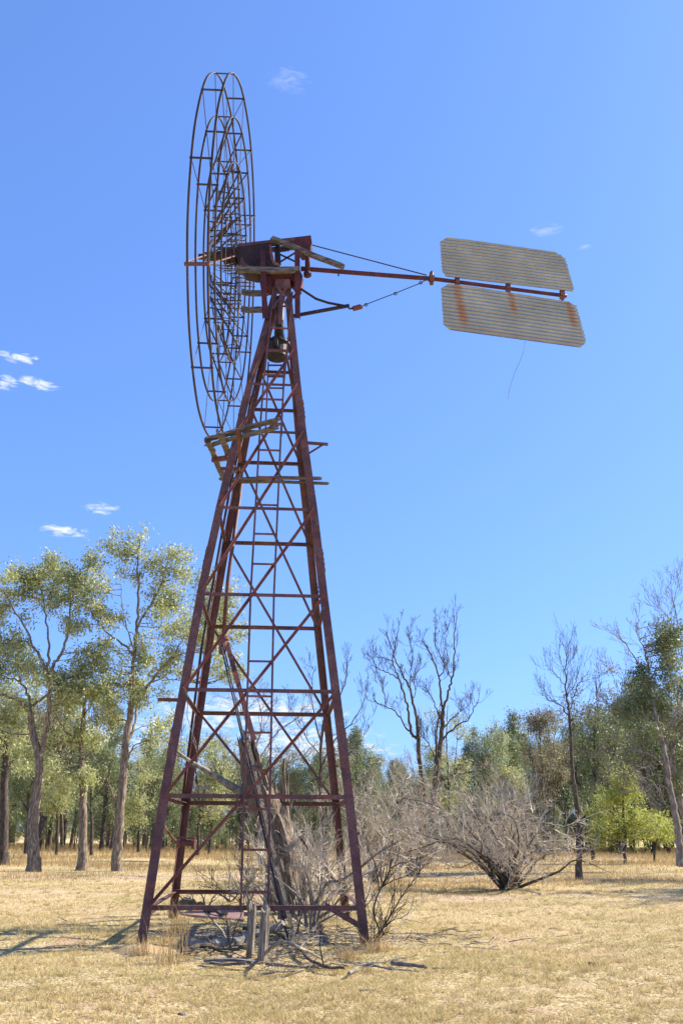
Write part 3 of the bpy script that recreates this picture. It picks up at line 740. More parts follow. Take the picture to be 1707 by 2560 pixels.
def foliage(s, clumps, per, leafn, sig, name, m, parent, Ls=.10, Ws=.035, droop=.6, depth=1.0, barkm=None, maxr=.03):
    """clumps: x, y, rx, ry in the limb's own pixel frame. Twigs run from the nearest limb to each sub-clump."""
    sk = np.array([tuple(p) for p, r in s.pts]); sr = [r for p, r in s.pts]; allp = []
    ok = np.array([r < .11 for r in sr]); ok = ok if ok.any() else np.ones(len(sr), bool); skk = sk[ok]
    for (x, y, rx, ry) in clumps:
        c = s.conv(x, y); e = s.conv(x + rx, y); f = s.conv(x, y - ry); ax, az = abs(e.x - c.x), abs(f.z - c.z)
        near = skk[np.argmin(((skk[:, [0, 2]] - np.array([c.x, c.z])) ** 2).sum(1))]
        cy = s.Y + (near[1] - s.Y) * .8 + s.rng.uniform(-.5, .5) * ax
        nsub = max(4, int(per * 5.6 * ax * az))
        for k in range(nsub):
            a = s.rng.uniform(0, 2 * math.pi); q = s.rng.random() ** .5; w = s.rng.uniform(-1, 1) * math.sqrt(max(0, 1 - q * q * .8))
            p = np.array([c.x + ax * q * math.cos(a), cy + ax * depth * w, c.z + az * q * math.sin(a)])
            d = skk - p; d2 = (d ** 2).sum(1) + np.maximum(0, d[:, 2] + .3) * 3; b = skk[int(np.argmin(d2))]
            b = V(b); pv = V(p); L = (pv - b).length
            if L > .2:
                mid = b.lerp(pv, .5) + V((0, 0, -.08 * L)) + rnd_dir(s.rng) * .1 * L
                r0 = min(maxr, .010 + .008 * L); pts = smooth_path([b, mid, pv], 3); s.m.tube(pts, [r0 + (.006 - r0) * i / (len(pts) - 1) for i in range(len(pts))], 4, cap=False)
                t_ = mid.lerp(pv, .6); tw = [pv, t_]
                for _ in range(3):
                    e_ = pv + rnd_dir(s.rng, .2) * sig * 1.6; s.m.tube([t_.lerp(pv, s.rng.random()), e_], [.007, .004], 3, cap=False); tw.append(e_)
            else: tw = [pv]
            n_ = int(leafn * 2.6 * s.rng.uniform(.5, 1.5)); cen = np.array([tuple(t) for t in tw])[NP.integers(0, len(tw), n_)]
            allp.append(cen + NP.normal(0, sig * .66, (n_, 3)) * np.array([1, 1, .8]))
    P = np.concatenate(allp); s.n = len(P)
    return quads_obj(name, leaves_mesh(P, Ls, Ws, droop), m, parent)
def bare(s, n, L, r, depth=2, up=.5, spread=.7, kids=4, frm=.3, gn=.25, rmin=.006):
    """fine bare branching off the laid limbs"""
    for P, rs in s.lim:
        k = len(P)
        for j in range(n):
            t = frm + (1 - frm) * (j + s.rng.random()) / n; i = min(k - 2, int(t * (k - 1))); ax = (P[i + 1] - P[i]).normalized()
            if rs[i] > .13 : continue
            d = (ax * .8 + rnd_dir(s.rng, up) * spread).normalized()
            twigs(s.m, P[i], d, L * s.rng.uniform(.5, 1.2), min(r, rs[i] * .7), depth, s.rng, s.tips, up, spread, kids, gn, 4, 5, rmin)
def close(s, t, mat, name='trunk'): return s.m.build(name, MT[mat], t, True)

# --- left gum trees -----------------------------------------------------------
def tree_thing(name, label, cat, s, basepx, group=None):
    b = s.conv(*basepx); return thing(name, label, cat, V((b.x, s.Y, 0)), group)
GL = 'gum trees at the left of the paddock'
s = skel(40.5, 1, px_left)
t = tree_thing('gum_tree', 'tall gum with straight furrowed trunk nearest the tower, broad airy crown reaching behind it', 'tree', s, (762, 2330), GL)
s.limb([(762, 2345), (768, 2150), (782, 1950), (800, 1750), (812, 1600), (822, 1450), (850, 1300), (868, 1150)], .36, .20, sides=12, wob=.03)
s.flare(s.conv(762, 2325), .34)
s.limb([(868, 1150), (872, 1000), (880, 850), (892, 700), (908, 560), (905, 400), (900, 250), (915, 130)], .17, .04)
s.limb([(875, 890), (850, 850), (780, 795), (710, 745), (660, 690), (610, 640)], .10, .03, -.3)
s.limb([(890, 720), (940, 620), (1000, 520), (1060, 400), (1100, 250), (1110, 180)], .10, .025, .35)
s.limb([(868, 1200), (910, 1180), (970, 1080), (1040, 990), (1110, 910), (1180, 800), (1245, 690)], .14, .03, -.45)
s.limb([(980, 1060), (1060, 1035), (1150, 1040), (1240, 1060)], .06, .02, .3)
s.limb([(820, 1480), (880, 1350), (900, 1200), (960, 1100)], .12, .05, .5)
s.limb([(815, 1620), (850, 1530), (890, 1470), (960, 1440)], .09, .02, .2)
s.limb([(775, 1920), (750, 1850), (700, 1700), (640, 1590), (600, 1520)], .07, .02, -.4)
s.limb([(845, 1320), (790, 1300), (700, 1330), (650, 1300)], .06, .02, .3)
s.limb([(880, 850), (830, 700), (800, 560), (790, 420)], .06, .02, -.5)
s.limb([(1110, 910), (1230, 860), (1330, 780), (1400, 700)], .05, .015, .2)
s.limb([(822, 1450), (870, 1380), (990, 1340), (1110, 1310)], .05, .012, .6)
foliage(s, [(900, 150, 110, 80), (790, 190, 90, 80), (1050, 260, 130, 110), (1170, 280, 90, 110), (830, 300, 80, 80), (1060, 640, 130, 100), (1150, 480, 120, 90), (1000, 440, 70, 70),
            (700, 500, 110, 100), (620, 640, 90, 80), (760, 640, 70, 60), (840, 960, 140, 80), (720, 880, 100, 90), (980, 830, 90, 70), (900, 1060, 120, 70), (1110, 1040, 110, 100), (1180, 860, 70, 60), (1420, 560, 110, 100), (1500, 480, 80, 90), (1350, 420, 60, 60), (1540, 700, 70, 80), (1330, 740, 150, 120), (1430, 650, 110, 90), (1480, 900, 120, 130),
            (800, 1180, 170, 80), (660, 1260, 90, 60), (1080, 1320, 110, 90), (970, 1420, 80, 50), (620, 1080, 90, 80), (700, 1040, 110, 70)], 2.3, 60, .26, 'crown', MT['gum'], t, .15, .062)
close(s, t, 'bark')
s = skel(39.5, 2, px_left)
t = tree_thing('gum_tree', 'big forked gum second from the left with thick bark and spreading crown', 'tree', s, (220, 2290), GL)
s.limb([(222, 2310), (222, 2150), (215, 2000), (232, 1850), (250, 1720), (262, 1580), (238, 1470), (215, 1380), (205, 1260)], .42, .20, sides=12, wob=.03)
s.flare(s.conv(222, 2280), .40)
s.limb([(208, 1290), (175, 1220), (110, 1170), (50, 1150), (-40, 1140), (-130, 1100)], .15, .05, -.2)
s.limb([(205, 1260), (180, 1130), (130, 1060), (60, 1030), (-30, 1000)], .10, .03, .3)
s.limb([(215, 1220), (260, 1180), (320, 1130), (380, 1080), (430, 1040)], .10, .03, .2)
s.limb([(262, 1570), (290, 1450), (312, 1330), (322, 1180), (318, 1050), (300, 960), (255, 880), (220, 820), (150, 680), (70, 540), (0, 440), (-50, 350)], .20, .03, -.12)
s.limb([(318, 1000), (360, 930), (410, 860), (440, 740), (460, 600), (480, 480), (520, 350), (560, 300)], .13, .03, .25)
s.limb([(310, 980), (325, 850), (310, 700), (290, 560), (260, 420), (250, 300)], .10, .025, .35)
s.limb([(255, 880), (180, 800), (90, 780), (10, 800)], .07, .02, .3)
s.limb([(240, 1400), (160, 1400), (60, 1390), (-20, 1360)], .06, .02, .3)
foliage(s, [(260, 270, 110, 80), (130, 320, 130, 90), (350, 290, 100, 80), (20, 420, 100, 90), (200, 430, 150, 80), (380, 400, 120, 80), (480, 300, 90, 80), (560, 260, 70, 60), (520, 450, 110, 100), (300, 560, 100, 70), (80, 600, 110, 80),
            (-40, 720, 110, 100), (90, 800, 130, 90), (60, 930, 150, 100), (-20, 1060, 90, 80), (370, 1010, 140, 70), (500, 1010, 120, 80), (250, 960, 90, 60), (450, 1120, 110, 60), (550, 830, 90, 80), (600, 950, 80, 70), (110, 1210, 90, 50), (0, 1280, 90, 70), (480, 700, 60, 50)], 2.5, 62, .27, 'crown', MT['gum'], t, .15, .062)
close(s, t, 'bark')
s = skel(41.5, 3, px_left)
t = tree_thing('gum_tree', 'straight grey gum between the two broadest left gums, with low drooping crown', 'tree', s, (540, 2290), GL)
s.limb([(538, 2290), (542, 2050), (545, 1800), (535, 1620), (530, 1480), (545, 1300), (560, 1120)], .34, .10, sides=12, wob=.03)
s.flare(s.conv(538, 2270), .33)
s.limb([(530, 1480), (490, 1420), (440, 1390), (400, 1330), (350, 1250)], .09, .02, -.3); s.limb([(535, 1600), (590, 1520), (620, 1440)], .07, .02, .3); s.limb([(540, 1450), (440, 1450), (350, 1380)], .07, .02, .4)
s.limb([(545, 1300), (600, 1200), (650, 1100)], .06, .02, -.3)
foliage(s, [(560, 1080, 90, 90), (400, 1230, 110, 70), (480, 1180, 100, 60), (640, 1100, 90, 70), (350, 1400, 90, 70), (460, 1480, 90, 60), (620, 1430, 70, 60), (330, 1620, 110, 110), (430, 1720, 90, 80), (150, 1560, 70, 90), (520, 1350, 70, 60), (560, 1700, 70, 60)], 2.2, 60, .27, 'crown', MT['gum'], t, .15, .062)
close(s, t, 'bark')
s = skel(47, 4, px_left)
t = tree_thing('gum_tree', 'leftmost gum, dark trunk at the picture edge with low dense crown', 'tree', s, (22, 2250), GL)
s.limb([(18, 2260), (25, 2000), (30, 1800), (38, 1600), (40, 1450)], .42, .20, sides=12, wob=.03); s.flare(s.conv(20, 2235), .42)
s.limb([(40, 1450), (60, 1350), (110, 1250)], .14, .04, .3); s.limb([(38, 1500), (0, 1400), (-60, 1300)], .14, .04, -.3); s.limb([(36, 1650), (90, 1560), (150, 1500)], .08, .03, .3)
foliage(s, [(60, 1300, 130, 80), (-60, 1300, 100, 100), (110, 1420, 110, 80), (0, 1480, 100, 80), (120, 1560, 90, 60), (-60, 1600, 80, 100)], 2.4, 60, .28, 'crown', MT['gum'], t, .11, .045)
close(s, t, 'barkdark')
for i, (bx, by, Y, top, lab, lean_) in enumerate(((170, 2170, 58, 1500, 'slender leaning gum behind the two leftmost trunks', 60), (370, 2180, 62, 1560, 'twin stemmed low gum seen between the left trunks', 20), (600, 2180, 60, 1480, 'small gum with thin split stem right of the third left trunk', -10), (905, 2160, 66, 1600, 'mid sized gum seen behind the front left tower leg', 25))):
    s = skel(Y, 40 + i, px_left)
    t = tree_thing('gum_tree', lab, 'tree', s, (bx, by), 'smaller gums behind the left gum trees')
    s.limb([(bx, by + 10), (bx + lean_ * .3, by - 200), (bx + lean_ * .4, by - 380), (bx + lean_, top + 150)], .19, .08, wob=.05)
    s.limb([(bx + lean_ * .35, by - 260), (bx - 50, by - 380), (bx - 90, top + 180)], .10, .03, .3); s.limb([(bx + lean_ * .4, by - 350), (bx + 90, by - 450), (bx + 130, top + 120)], .08, .03, -.3)
    foliage(s, [(bx + s.rng.uniform(-110, 110), top + s.rng.uniform(0, 360), 85, 60) for _ in range(11)], 1.5, 55, .33, 'crown', MT['gum' if i % 2 else 'gumdark'], t, .13, .055)
    close(s, t, 'barkdark')

# --- bare trees in the middle -----------------------------------------------
DG = 'bare dead trees beyond the tower'
s = skel(52, 11, px_mid)
t = tree_thing('dead_tree', 'tall bare tree right of the tower, its slim forked trunk leaning left', 'tree', s, (622, 1790), DG)
s.limb([(628, 1900), (622, 1700), (608, 1500), (585, 1330), (572, 1180), (570, 1080)], .24, .17, wob=.03)
s.limb([(572, 1150), (560, 1040), (540, 930), (520, 840), (495, 760), (455, 690), (420, 620), (395, 560), (370, 480), (345, 420), (330, 370)], .14, .03, .2)
s.limb([(560, 1170), (530, 1130), (510, 1050), (497, 950), (480, 880), (455, 800), (430, 730), (405, 660), (385, 600), (395, 520), (410, 440), (430, 350), (440, 300)], .13, .025, -.25)
s.limb([(535, 1140), (490, 1090), (440, 1010), (390, 960), (330, 930), (270, 905), (215, 880)], .09, .02, .3)
s.limb([(430, 725), (370, 690), (300, 665), (250, 640), (215, 610)], .06, .015, -.3); s.limb([(395, 600), (340, 575), (280, 570), (235, 535)], .05, .012, .4)
s.limb([(520, 860), (545, 850), (550, 780), (545, 720), (580, 660), (630, 610)], .05, .012, .5); s.limb([(510, 800), (515, 700), (530, 580), (515, 450), (520, 370)], .05, .012, -.4); s.limb([(330, 930), (325, 850), (300, 780), (275, 700)], .04, .01, .2)
bare(s, 12, .95, .016, 2, .6, .8, 4, .3, gn=.34, rmin=.0065); close(s, t, 'deaddark')
s = skel(51, 12, px_mid)
t = tree_thing('dead_tree', 'tall bare tree with dark trunk and wide open forks, right of the leaning bare one', 'tree', s, (680, 1760), DG)
s.limb([(680, 1790), (682, 1650), (700, 1480), (722, 1330), (738, 1200), (748, 1080), (755, 960)], .27, .17, wob=.03); s.flare(s.conv(680, 1760), .26)
s.limb([(755, 960), (745, 880), (735, 780), (722, 700), (700, 620), (665, 545), (640, 500), (600, 455), (570, 450)], .12, .02, .3)
s.limb([(755, 960), (778, 880), (800, 800), (825, 720), (835, 620), (842, 500), (835, 400), (850, 320), (860, 240)], .12, .02, -.3)
s.limb([(725, 710), (765, 650), (740, 560), (700, 480), (700, 380), (720, 300)], .06, .012, -.2); s.limb([(765, 640), (795, 570), (770, 470), (790, 380), (760, 300)], .05, .012, .5); s.limb([(825, 720), (800, 690), (775, 640)], .05, .03)
s.limb([(742, 1190), (790, 1130), (850, 1075), (920, 1040), (965, 1000), (985, 930), (1050, 885)], .10, .015, -.4)
s.limb([(765, 1080), (820, 1020), (880, 970), (940, 920), (980, 860)], .06, .012, .4)
s.limb([(700, 1400), (705, 1250), (700, 1120), (735, 1000)], .13, .06, .3); s.limb([(700, 1310), (660, 1220), (610, 1160), (590, 1130)], .06, .02, -.2)
s.limb([(735, 1020), (700, 930), (660, 850), (600, 790), (555, 750)], .07, .015, .4); s.limb([(700, 1480), (760, 1470), (840, 1430), (930, 1420), (1040, 1405)], .09, .02, -.2)
bare(s, 12, .95, .016, 2, .6, .8, 4, .3, gn=.34, rmin=.0065); close(s, t, 'deaddark')
# behind the ladder
s = skel(38, 13, px_disp)
t = tree_thing('dead_tree', 'pale bare tree with tangled curling twigs seen behind the ladder', 'tree', s, (598, 1975), DG)
s.limb([(600, 1985), (597, 1900), (592, 1830), (590, 1760), (582, 1710), (568, 1660), (555, 1620), (540, 1600)], .17, .03, wob=.04)
s.limb([(590, 1780), (610, 1720), (640, 1680), (680, 1650), (700, 1615)], .07, .015, .3); s.limb([(585, 1720), (600, 1670), (600, 1630), (615, 1605)], .06, .015, -.4); s.limb([(592, 1830), (560, 1790), (530, 1770), (500, 1740)], .06, .015, .3)
s.limb([(592, 1800), (640, 1760), (690, 1740), (730, 1700)], .06, .015, -.3); s.limb([(590, 1850), (540, 1850), (490, 1830), (460, 1800)], .05, .012, -.4)
bare(s, 8, 1.3, .022, 2, .35, 1.0, 4, .15, .4, rmin=.007); close(s, t, 'barkgrey')
s = skel(45, 14, px_disp)
t = tree_thing('dead_tree', 'dark bare forked tree seen through the right side of the tower', 'tree', s, (742, 1960), DG)
s.limb([(742, 1970), (740, 1880), (735, 1800), (738, 1720), (745, 1650)], .17, .09, wob=.04)
s.limb([(738, 1720), (725, 1650), (715, 1590), (720, 1540), (714, 1530)], .07, .015, .3); s.limb([(742, 1680), (765, 1620), (790, 1580), (795, 1545), (792, 1520)], .07, .015, -.3); s.limb([(738, 1760), (770, 1700), (815, 1650), (838, 1605), (842, 1585)], .07, .015, .3); s.limb([(738, 1740), (700, 1690), (675, 1640), (660, 1600)], .05, .012, .3)
s.limb([(740, 1800), (790, 1740), (830, 1700), (850, 1640)], .05, .012, -.3)
bare(s, 10, .85, .014, 2, .7, .8, 4, .2, gn=.34, rmin=.006)
foliage(s, [(775, 1780, 40, 35), (745, 1830, 35, 30), (790, 1850, 30, 30)], 1.6, 60, .28, 'leaf_tuft', MT['brownleaf'], t, .11, .05)
close(s, t, 'deaddark')
# slim bare tree on the right
s = skel(36, 15, px_right)
t = tree_thing('dead_tree', 'slim bare tree with dark straight trunk standing alone on the right', 'tree', s, (545, 2210), DG)
s.limb([(545, 2230), (545, 2050), (540, 1850), (522, 1650), (500, 1500), (490, 1350), (485, 1200), (475, 1080)], .185, .085, wob=.02); s.flare(s.conv(545, 2195), .19)
s.limb([(475, 1080), (465, 1000), (452, 900), (448, 800), (455, 700), (465, 620), (475, 560)], .07, .012, .1)
s.limb([(475, 1060), (495, 980), (520, 900), (550, 850), (590, 790), (610, 760)], .045, .01, .3); s.limb([(468, 1075), (430, 1020), (370, 980), (310, 950), (270, 920)], .045, .01, -.3)
s.limb([(450, 880), (410, 820), (360, 760), (310, 720)], .03, .008, .3); s.limb([(455, 960), (500, 880), (530, 800), (560, 700)], .03, .008, -.2); s.limb([(480, 1120), (520, 1080), (570, 1060)], .03, .008, .2); s.limb([(470, 1000), (450, 930), (435, 970)], .03, .01, .1)
s.limb([(452, 820), (430, 740), (410, 680)], .02, .007, .2); s.limb([(455, 760), (490, 690), (510, 640)], .02, .007, -.2)
bare(s, 9, 1.1, .012, 2, .6, .8, 3, .25, gn=.34, rmin=.004); close(s, t, 'deaddark')

# --- right hand trees ---------------------------------------------------------
GR = 'trees at the right edge of the paddock'
s = skel(43, 21, px_right)
t = tree_thing('wattle_tree', 'big grey trunked tree at the right edge with layered drooping branches', 'tree', s, (1250, 2110), GR)
s.limb([(1250, 2120), (1238, 1980), (1222, 1850), (1195, 1700), (1165, 1550), (1145, 1420), (1130, 1320), (1105, 1200), (1075, 1080)], .27, .15, wob=.04, sides=10); s.flare(s.conv(1248, 2090), .27)
s.limb([(1075, 1080), (1050, 980), (1025, 880), (1000, 790), (940, 700), (880, 600), (820, 540), (750, 500)], .11, .02, .2)
s.limb([(1025, 880), (1030, 780), (1000, 640), (960, 540), (940, 450)], .07, .015, -.3)
s.limb([(1145, 1420), (1080, 1370), (1000, 1330), (900, 1310), (780, 1330), (680, 1370)], .08, .015, -.3); s.limb([(1135, 1400), (1050, 1420), (950, 1450), (850, 1500), (760, 1540)], .06, .015, .3)
s.limb([(1060, 1130), (980, 1090), (880, 1060), (800, 1040), (700, 960), (620, 890)], .06, .012, .3); s.limb([(1170, 1590), (1100, 1560), (1020, 1560), (950, 1600)], .05, .012, -.4)
s.limb([(1120, 1290), (1160, 1200), (1200, 1100), (1250, 1050)], .06, .02, .3); s.limb([(800, 1040), (830, 930), (840, 820), (760, 760), (700, 720)], .03, .01, .2)
s.limb([(1160, 1500), (1060, 1490), (940, 1540), (860, 1570)], .04, .01, .1); s.limb([(1200, 1720), (1120, 1690), (1040, 1700)], .04, .01, .3)
bare(s, 13, 1.3, .018, 2, .3, .8, 4, .2, gn=.3, rmin=.006)
foliage(s, [(1100, 860, 130, 60), (1000, 850, 100, 50), (950, 940, 110, 60), (1180, 780, 90, 60), (1060, 1000, 140, 60), (900, 1050, 100, 50), (1200, 960, 90, 80), (1150, 1120, 110, 60), (1000, 1150, 110, 60), (1180, 560, 110, 60), (1090, 590, 80, 50), (1150, 470, 80, 40), (1230, 680, 70, 60), (960, 760, 60, 40)], 1.0, 60, .27, 'crown', MT['gumdark'], t, .15, .06, .3)
close(s, t, 'barkgrey')
s = skel(45, 22, px_right)
t = tree_thing('wattle_tree', 'second grey trunked tree at the right edge, forked low with bare top', 'tree', s, (1290, 2050), GR)
s.limb([(1300, 2080), (1285, 1900), (1262, 1760), (1235, 1620), (1200, 1480), (1185, 1360), (1192, 1290)], .24, .15, wob=.04)
s.limb([(1192, 1300), (1230, 1250), (1290, 1200), (1350, 1150)], .11, .04, .2); s.limb([(1185, 1330), (1150, 1270), (1120, 1200), (1140, 1120)], .07, .03, .3)
s.limb([(1250, 1230), (1230, 1050), (1200, 900), (1170, 780), (1150, 650), (1140, 560)], .08, .015, -.2); s.limb([(1260, 1210), (1290, 1000), (1280, 800), (1250, 600), (1220, 400), (1190, 260), (1150, 130)], .09, .015, .3)
s.limb([(1240, 520), (1180, 420), (1120, 350), (1070, 320)], .03, .01, .2); s.limb([(1225, 420), (1200, 300), (1230, 180), (1220, 90)], .03, .01, .2); s.limb([(1250, 600), (1180, 540), (1120, 520)], .03, .01, -.2)
bare(s, 13, 1.3, .018, 2, .5, .8, 4, .2, gn=.3, rmin=.006)
foliage(s, [(1240, 480, 80, 60), (1180, 620, 80, 40), (1240, 900, 90, 70), (1250, 1120, 80, 80), (1100, 700, 60, 40), (1260, 1330, 90, 70), (1270, 1500, 80, 80)], 1.1, 60, .27, 'crown', MT['gumdark'], t, .15, .06, .3)
close(s, t, 'barkgrey')
s = skel(60, 23, px_right)
t = tree_thing('dark_tree', 'dark leafy tree immediately right of the slim bare tree', 'tree', s, (640, 2080), GR)
s.limb([(640, 2110), (640, 1900), (650, 1700), (660, 1450), (650, 1250), (655, 1120)], .22, .06); s.limb([(655, 1500), (600, 1350), (560, 1200)], .08, .02, .3); s.limb([(655, 1450), (720, 1330), (760, 1200)], .08, .02, -.3)
foliage(s, [(650, 1080, 90, 80), (600, 1200, 110, 80), (720, 1180, 110, 90), (560, 1300, 90, 80), (660, 1330, 130, 80), (790, 1290, 100, 90), (600, 1430, 120, 70), (740, 1440, 100, 70), (630, 1560, 110, 90), (600, 1700, 100, 90), (690, 1650, 90, 90)], 1.3, 60, .36, 'crown', MT['gumdark'], t, .14, .06, .2)
close(s, t, 'barkdark')
s = skel(55, 24, px_right)
t = tree_thing('lime_green_tree', 'bright yellow green leafy tree in front of the dark timber at right', 'tree', s, (860, 2080), GR)
s.limb([(860, 2110), (860, 1950), (852, 1780), (850, 1600), (845, 1490)], .16, .05); s.limb([(858, 1900), (800, 1800), (750, 1720)], .06, .02, .3); s.limb([(856, 1850), (920, 1770), (980, 1700)], .06, .02, -.3)
foliage(s, [(860, 1490, 60, 45), (800, 1550, 70, 45), (920, 1570, 60, 45), (720, 1730, 80, 50), (1010, 1790, 60, 50), (850, 1530, 70, 50), (820, 1600, 90, 60), (900, 1640, 90, 70), (770, 1680, 90, 60), (850, 1720, 110, 60), (950, 1740, 90, 60), (740, 1800, 90, 60), (830, 1830, 110, 60), (940, 1840, 90, 60), (700, 1900, 80, 50), (1000, 1880, 60, 40), (790, 1930, 90, 40), (640, 1900, 60, 60), (900, 1910, 80, 40)], 2.0, 64, .27, 'crown', MT['lime'], t, .12, .06, .3)
close(s, t, 'barkdark')
s = skel(58, 25, px_right)
t = tree_thing('lime_green_tree', 'smaller yellow green tree between the bright one and the right edge', 'tree', s, (1070, 2060), GR)
s.limb([(1070, 2110), (1065, 1950), (1070, 1850)], .12, .05); s.limb([(1066, 1960), (1120, 1880), (1150, 1850)], .05, .02, .2)
foliage(s, [(1070, 1810, 90, 50), (1120, 1860, 80, 45), (1010, 1860, 60, 50), (1080, 1910, 90, 30), (1160, 1900, 50, 40)], 2.0, 64, .27, 'crown', MT['lime'], t, .12, .06, .3)
close(s, t, 'barkdark')
for i, (bx, by, Y, top, mat_, lab) in enumerate(((300, 2100, 62, 1080, 'brownleaf', 'thin crowned tree with brownish leaves left of the slim bare tree'), (370, 2100, 66, 1180, 'brownleaf', 'reddish brown leafed tree tucked behind the slim bare trunk'), (-60, 2060, 70, 1180, 'pine', 'pointed grey green tree rising behind the big dead bush'))):
    s = skel(Y, 60 + i, px_right)
    t = tree_thing('sparse_tree', lab, 'tree', s, (bx, by), 'brownish trees beyond the dead bush')
    s.limb([(bx, by + 10), (bx, by - 400), (bx - 20, top + 250), (bx - 30, top + 30)], .16, .03); s.limb([(bx, by - 450), (bx + 60, top + 260), (bx + 80, top + 100)], .07, .02, .3); s.limb([(bx, by - 500), (bx - 80, top + 300), (bx - 110, top + 60)], .07, .02, -.3)
    bare(s, 5, 1.8, .03, 2, .6, .6, 3, .3, rmin=.01)
    foliage(s, [(bx + s.rng.uniform(-100, 90), top + s.rng.uniform(0, 1) ** 1.2 * 480, 70, 50) for _ in range(12)], .8, 50, .35, 'crown', MT[mat_], t, .13, .06)
    close(s, t, 'deaddark')
for i, (bx, by, Y, w_, top, lab) in enumerate(((1028, 1955, 66, 45, 1610, 'pale leafed tree rising behind the two tall bare trees'), (1150, 1955, 72, 40, 1650, 'fluffy pale tree rising behind the big dead bush'), (455, 1960, 55, 48, 1690, 'yellowish gum framed by the left tower legs'), (820, 1960, 62, 40, 1720, 'olive tree just right of the front right tower leg'), (480, 1958, 66, 34, 1800, 'dark low pine framed by the lower left of the tower'))):
    s = skel(Y, 80 + i, px_disp)
    t = tree_thing('sparse_tree', lab, 'tree', s, (bx, by), 'middling trees in front of the far timber')
    h_ = by - top
    s.limb([(bx, by + 4), (bx + 3, by - h_ * .4), (bx - 4, by - h_ * .7), (bx, top + 10)], .17, .03); s.limb([(bx + 2, by - h_ * .4), (bx + w_ * .4, by - h_ * .6), (bx + w_ * .5, top + 40)], .07, .02, .3); s.limb([(bx, by - h_ * .4), (bx - w_ * .5, by - h_ * .6), (bx - w_ * .5, top + 50)], .07, .02, -.3)
    foliage(s, [(bx + s.rng.uniform(-1, 1) * w_, top + 20 + s.rng.random() * h_ * .6, 24, 18) for _ in range(13)], .9, 55, .36, 'crown', MT[('gum', 'gum', 'gum', 'pine', 'gumdark')[i]], t, .13, .06)
    close(s, t, 'barkdark')

# --- far timber: templates copied with their trunks and crowns ------------------
def tmpl_pine(seed, H):
    rng = random.Random(seed); m = M(); m.tube([V((0, 0, -.2)), V((.05, 0, H * .4)), V((rng.uniform(-.2, .2), 0, H * .97))], [.14, .1, .02], 7, cap=False); P = []
    n = 96
    for k in range(n):
        h = H * (.16 + .84 * (k + rng.random()) / n); r = (1 - (h / H)) ** .75 * H * .22 + .25; a = rng.uniform(0, 6.28); q = r * rng.uniform(.35, 1.1)
        c = V((q * math.cos(a), q * math.sin(a), h + rng.uniform(-.2, .3))); m.tube([V((0, 0, h - q * .6)), c], [.03, .01], 3, cap=False); P.append(np.array(c) + NP.normal(0, .21, (100, 3)) * np.array([1, 1, 1.0]))
    return m, np.concatenate(P)
def tmpl_gum(seed, H):
    rng = random.Random(seed); m = M(); fk = V((rng.uniform(-.3, .3), rng.uniform(-.3, .3), H * .42)); m.tube([V((0, 0, -.2)), V((rng.uniform(-.15, .15), 0, H * .2)), fk], [.2, .16, .12], 8, cap=False); P = []
    for l in range(5):
        a = l * 1.25 + rng.uniform(-.3, .3); e = V((math.cos(a) * H * .17, math.sin(a) * H * .17, H * rng.uniform(.72, .92))); pts = smooth_path([fk, fk.lerp(e, .5) + rnd_dir(rng) * .3, e], 3); m.tube(pts, [.09 - .075 * i / (len(pts) - 1) for i in range(len(pts))], 5, cap=False)
        for c_ in range(15):
            b = pts[rng.randint(2, len(pts) - 1)]; c = b + rnd_dir(rng, .35) * rng.uniform(.4, 1.9); m.tube([b, c], [.025, .008], 3, cap=False); P.append(np.array(c) + NP.normal(0, .22, (95, 3)))
    return m, np.concatenate(P)
def tmpl_bare(seed, H):
    rng = random.Random(seed); m = M(); tips = []; twigs(m, V((0, 0, -.1)), V((0, 0, 1)), H * .95, .13, 3, rng, tips, .6, .55, 6, .1, 6, 7, .012); return m, None
TM = []
for i, (f, H, lm, bk, nm) in enumerate(((tmpl_pine, 8, 'pine', 'barkdark', 'cypress_pine'), (tmpl_pine, 9.5, 'gumdark', 'barkdark', 'cypress_pine'), (tmpl_pine, 7, 'pine', 'bark', 'cypress_pine'),
        (tmpl_gum, 10.5, 'gum', 'bark', 'gum_tree'), (tmpl_gum, 9.5, 'gumdark', 'barkdark', 'gum_tree'), (tmpl_bare, 8.5, None, 'deaddark', 'bare_tree'), (tmpl_gum, 9, 'brownleaf', 'barkdark', 'gum_tree'))):
    m, P = f(100 + i, H); t = thing(nm, 'x', 'tree', (0, 0, 0)); m.build('trunk', MT[bk], t, True)
    if P is not None: quads_obj('crown', leaves_mesh(P, .14, .06, .2), MT[lm], t)
    TM.append((t, nm, H))
LBL = {0: 'grey green cypress pine', 1: 'tall dark cypress pine', 2: 'short bushy cypress pine', 3: 'pale olive gum', 4: 'dark gum', 5: 'bare thin stemmed tree', 6: 'brown tinged gum'}
used = set(); rng = random.Random(99); LCNT = {}; LOBJ = {}
def place(k, x, y, sc, label, group):
    src, nm, H = TM[k]
    if k in used:
        r = src.copy(); COL.objects.link(r)
        for ch in src.children:
            c = ch.copy(); COL.objects.link(c); c.parent = r
    else: r = src; used.add(k)
    r.location = (x, y, 0); r.rotation_euler = (0, 0, rng.uniform(0, 6.28)); r.scale = (sc * rng.uniform(.9, 1.15),) * 2 + (sc,)
    nl_ = LCNT.get(label, 0); LCNT[label] = nl_ + 1
    r['label'] = label; r['category'] = 'tree'; r['group'] = group; LOBJ.setdefault(label, []).append(r)
rows = [(80, 3.0), (88, 2.6), (98, 2.5), (110, 2.6), (124, 2.8)]
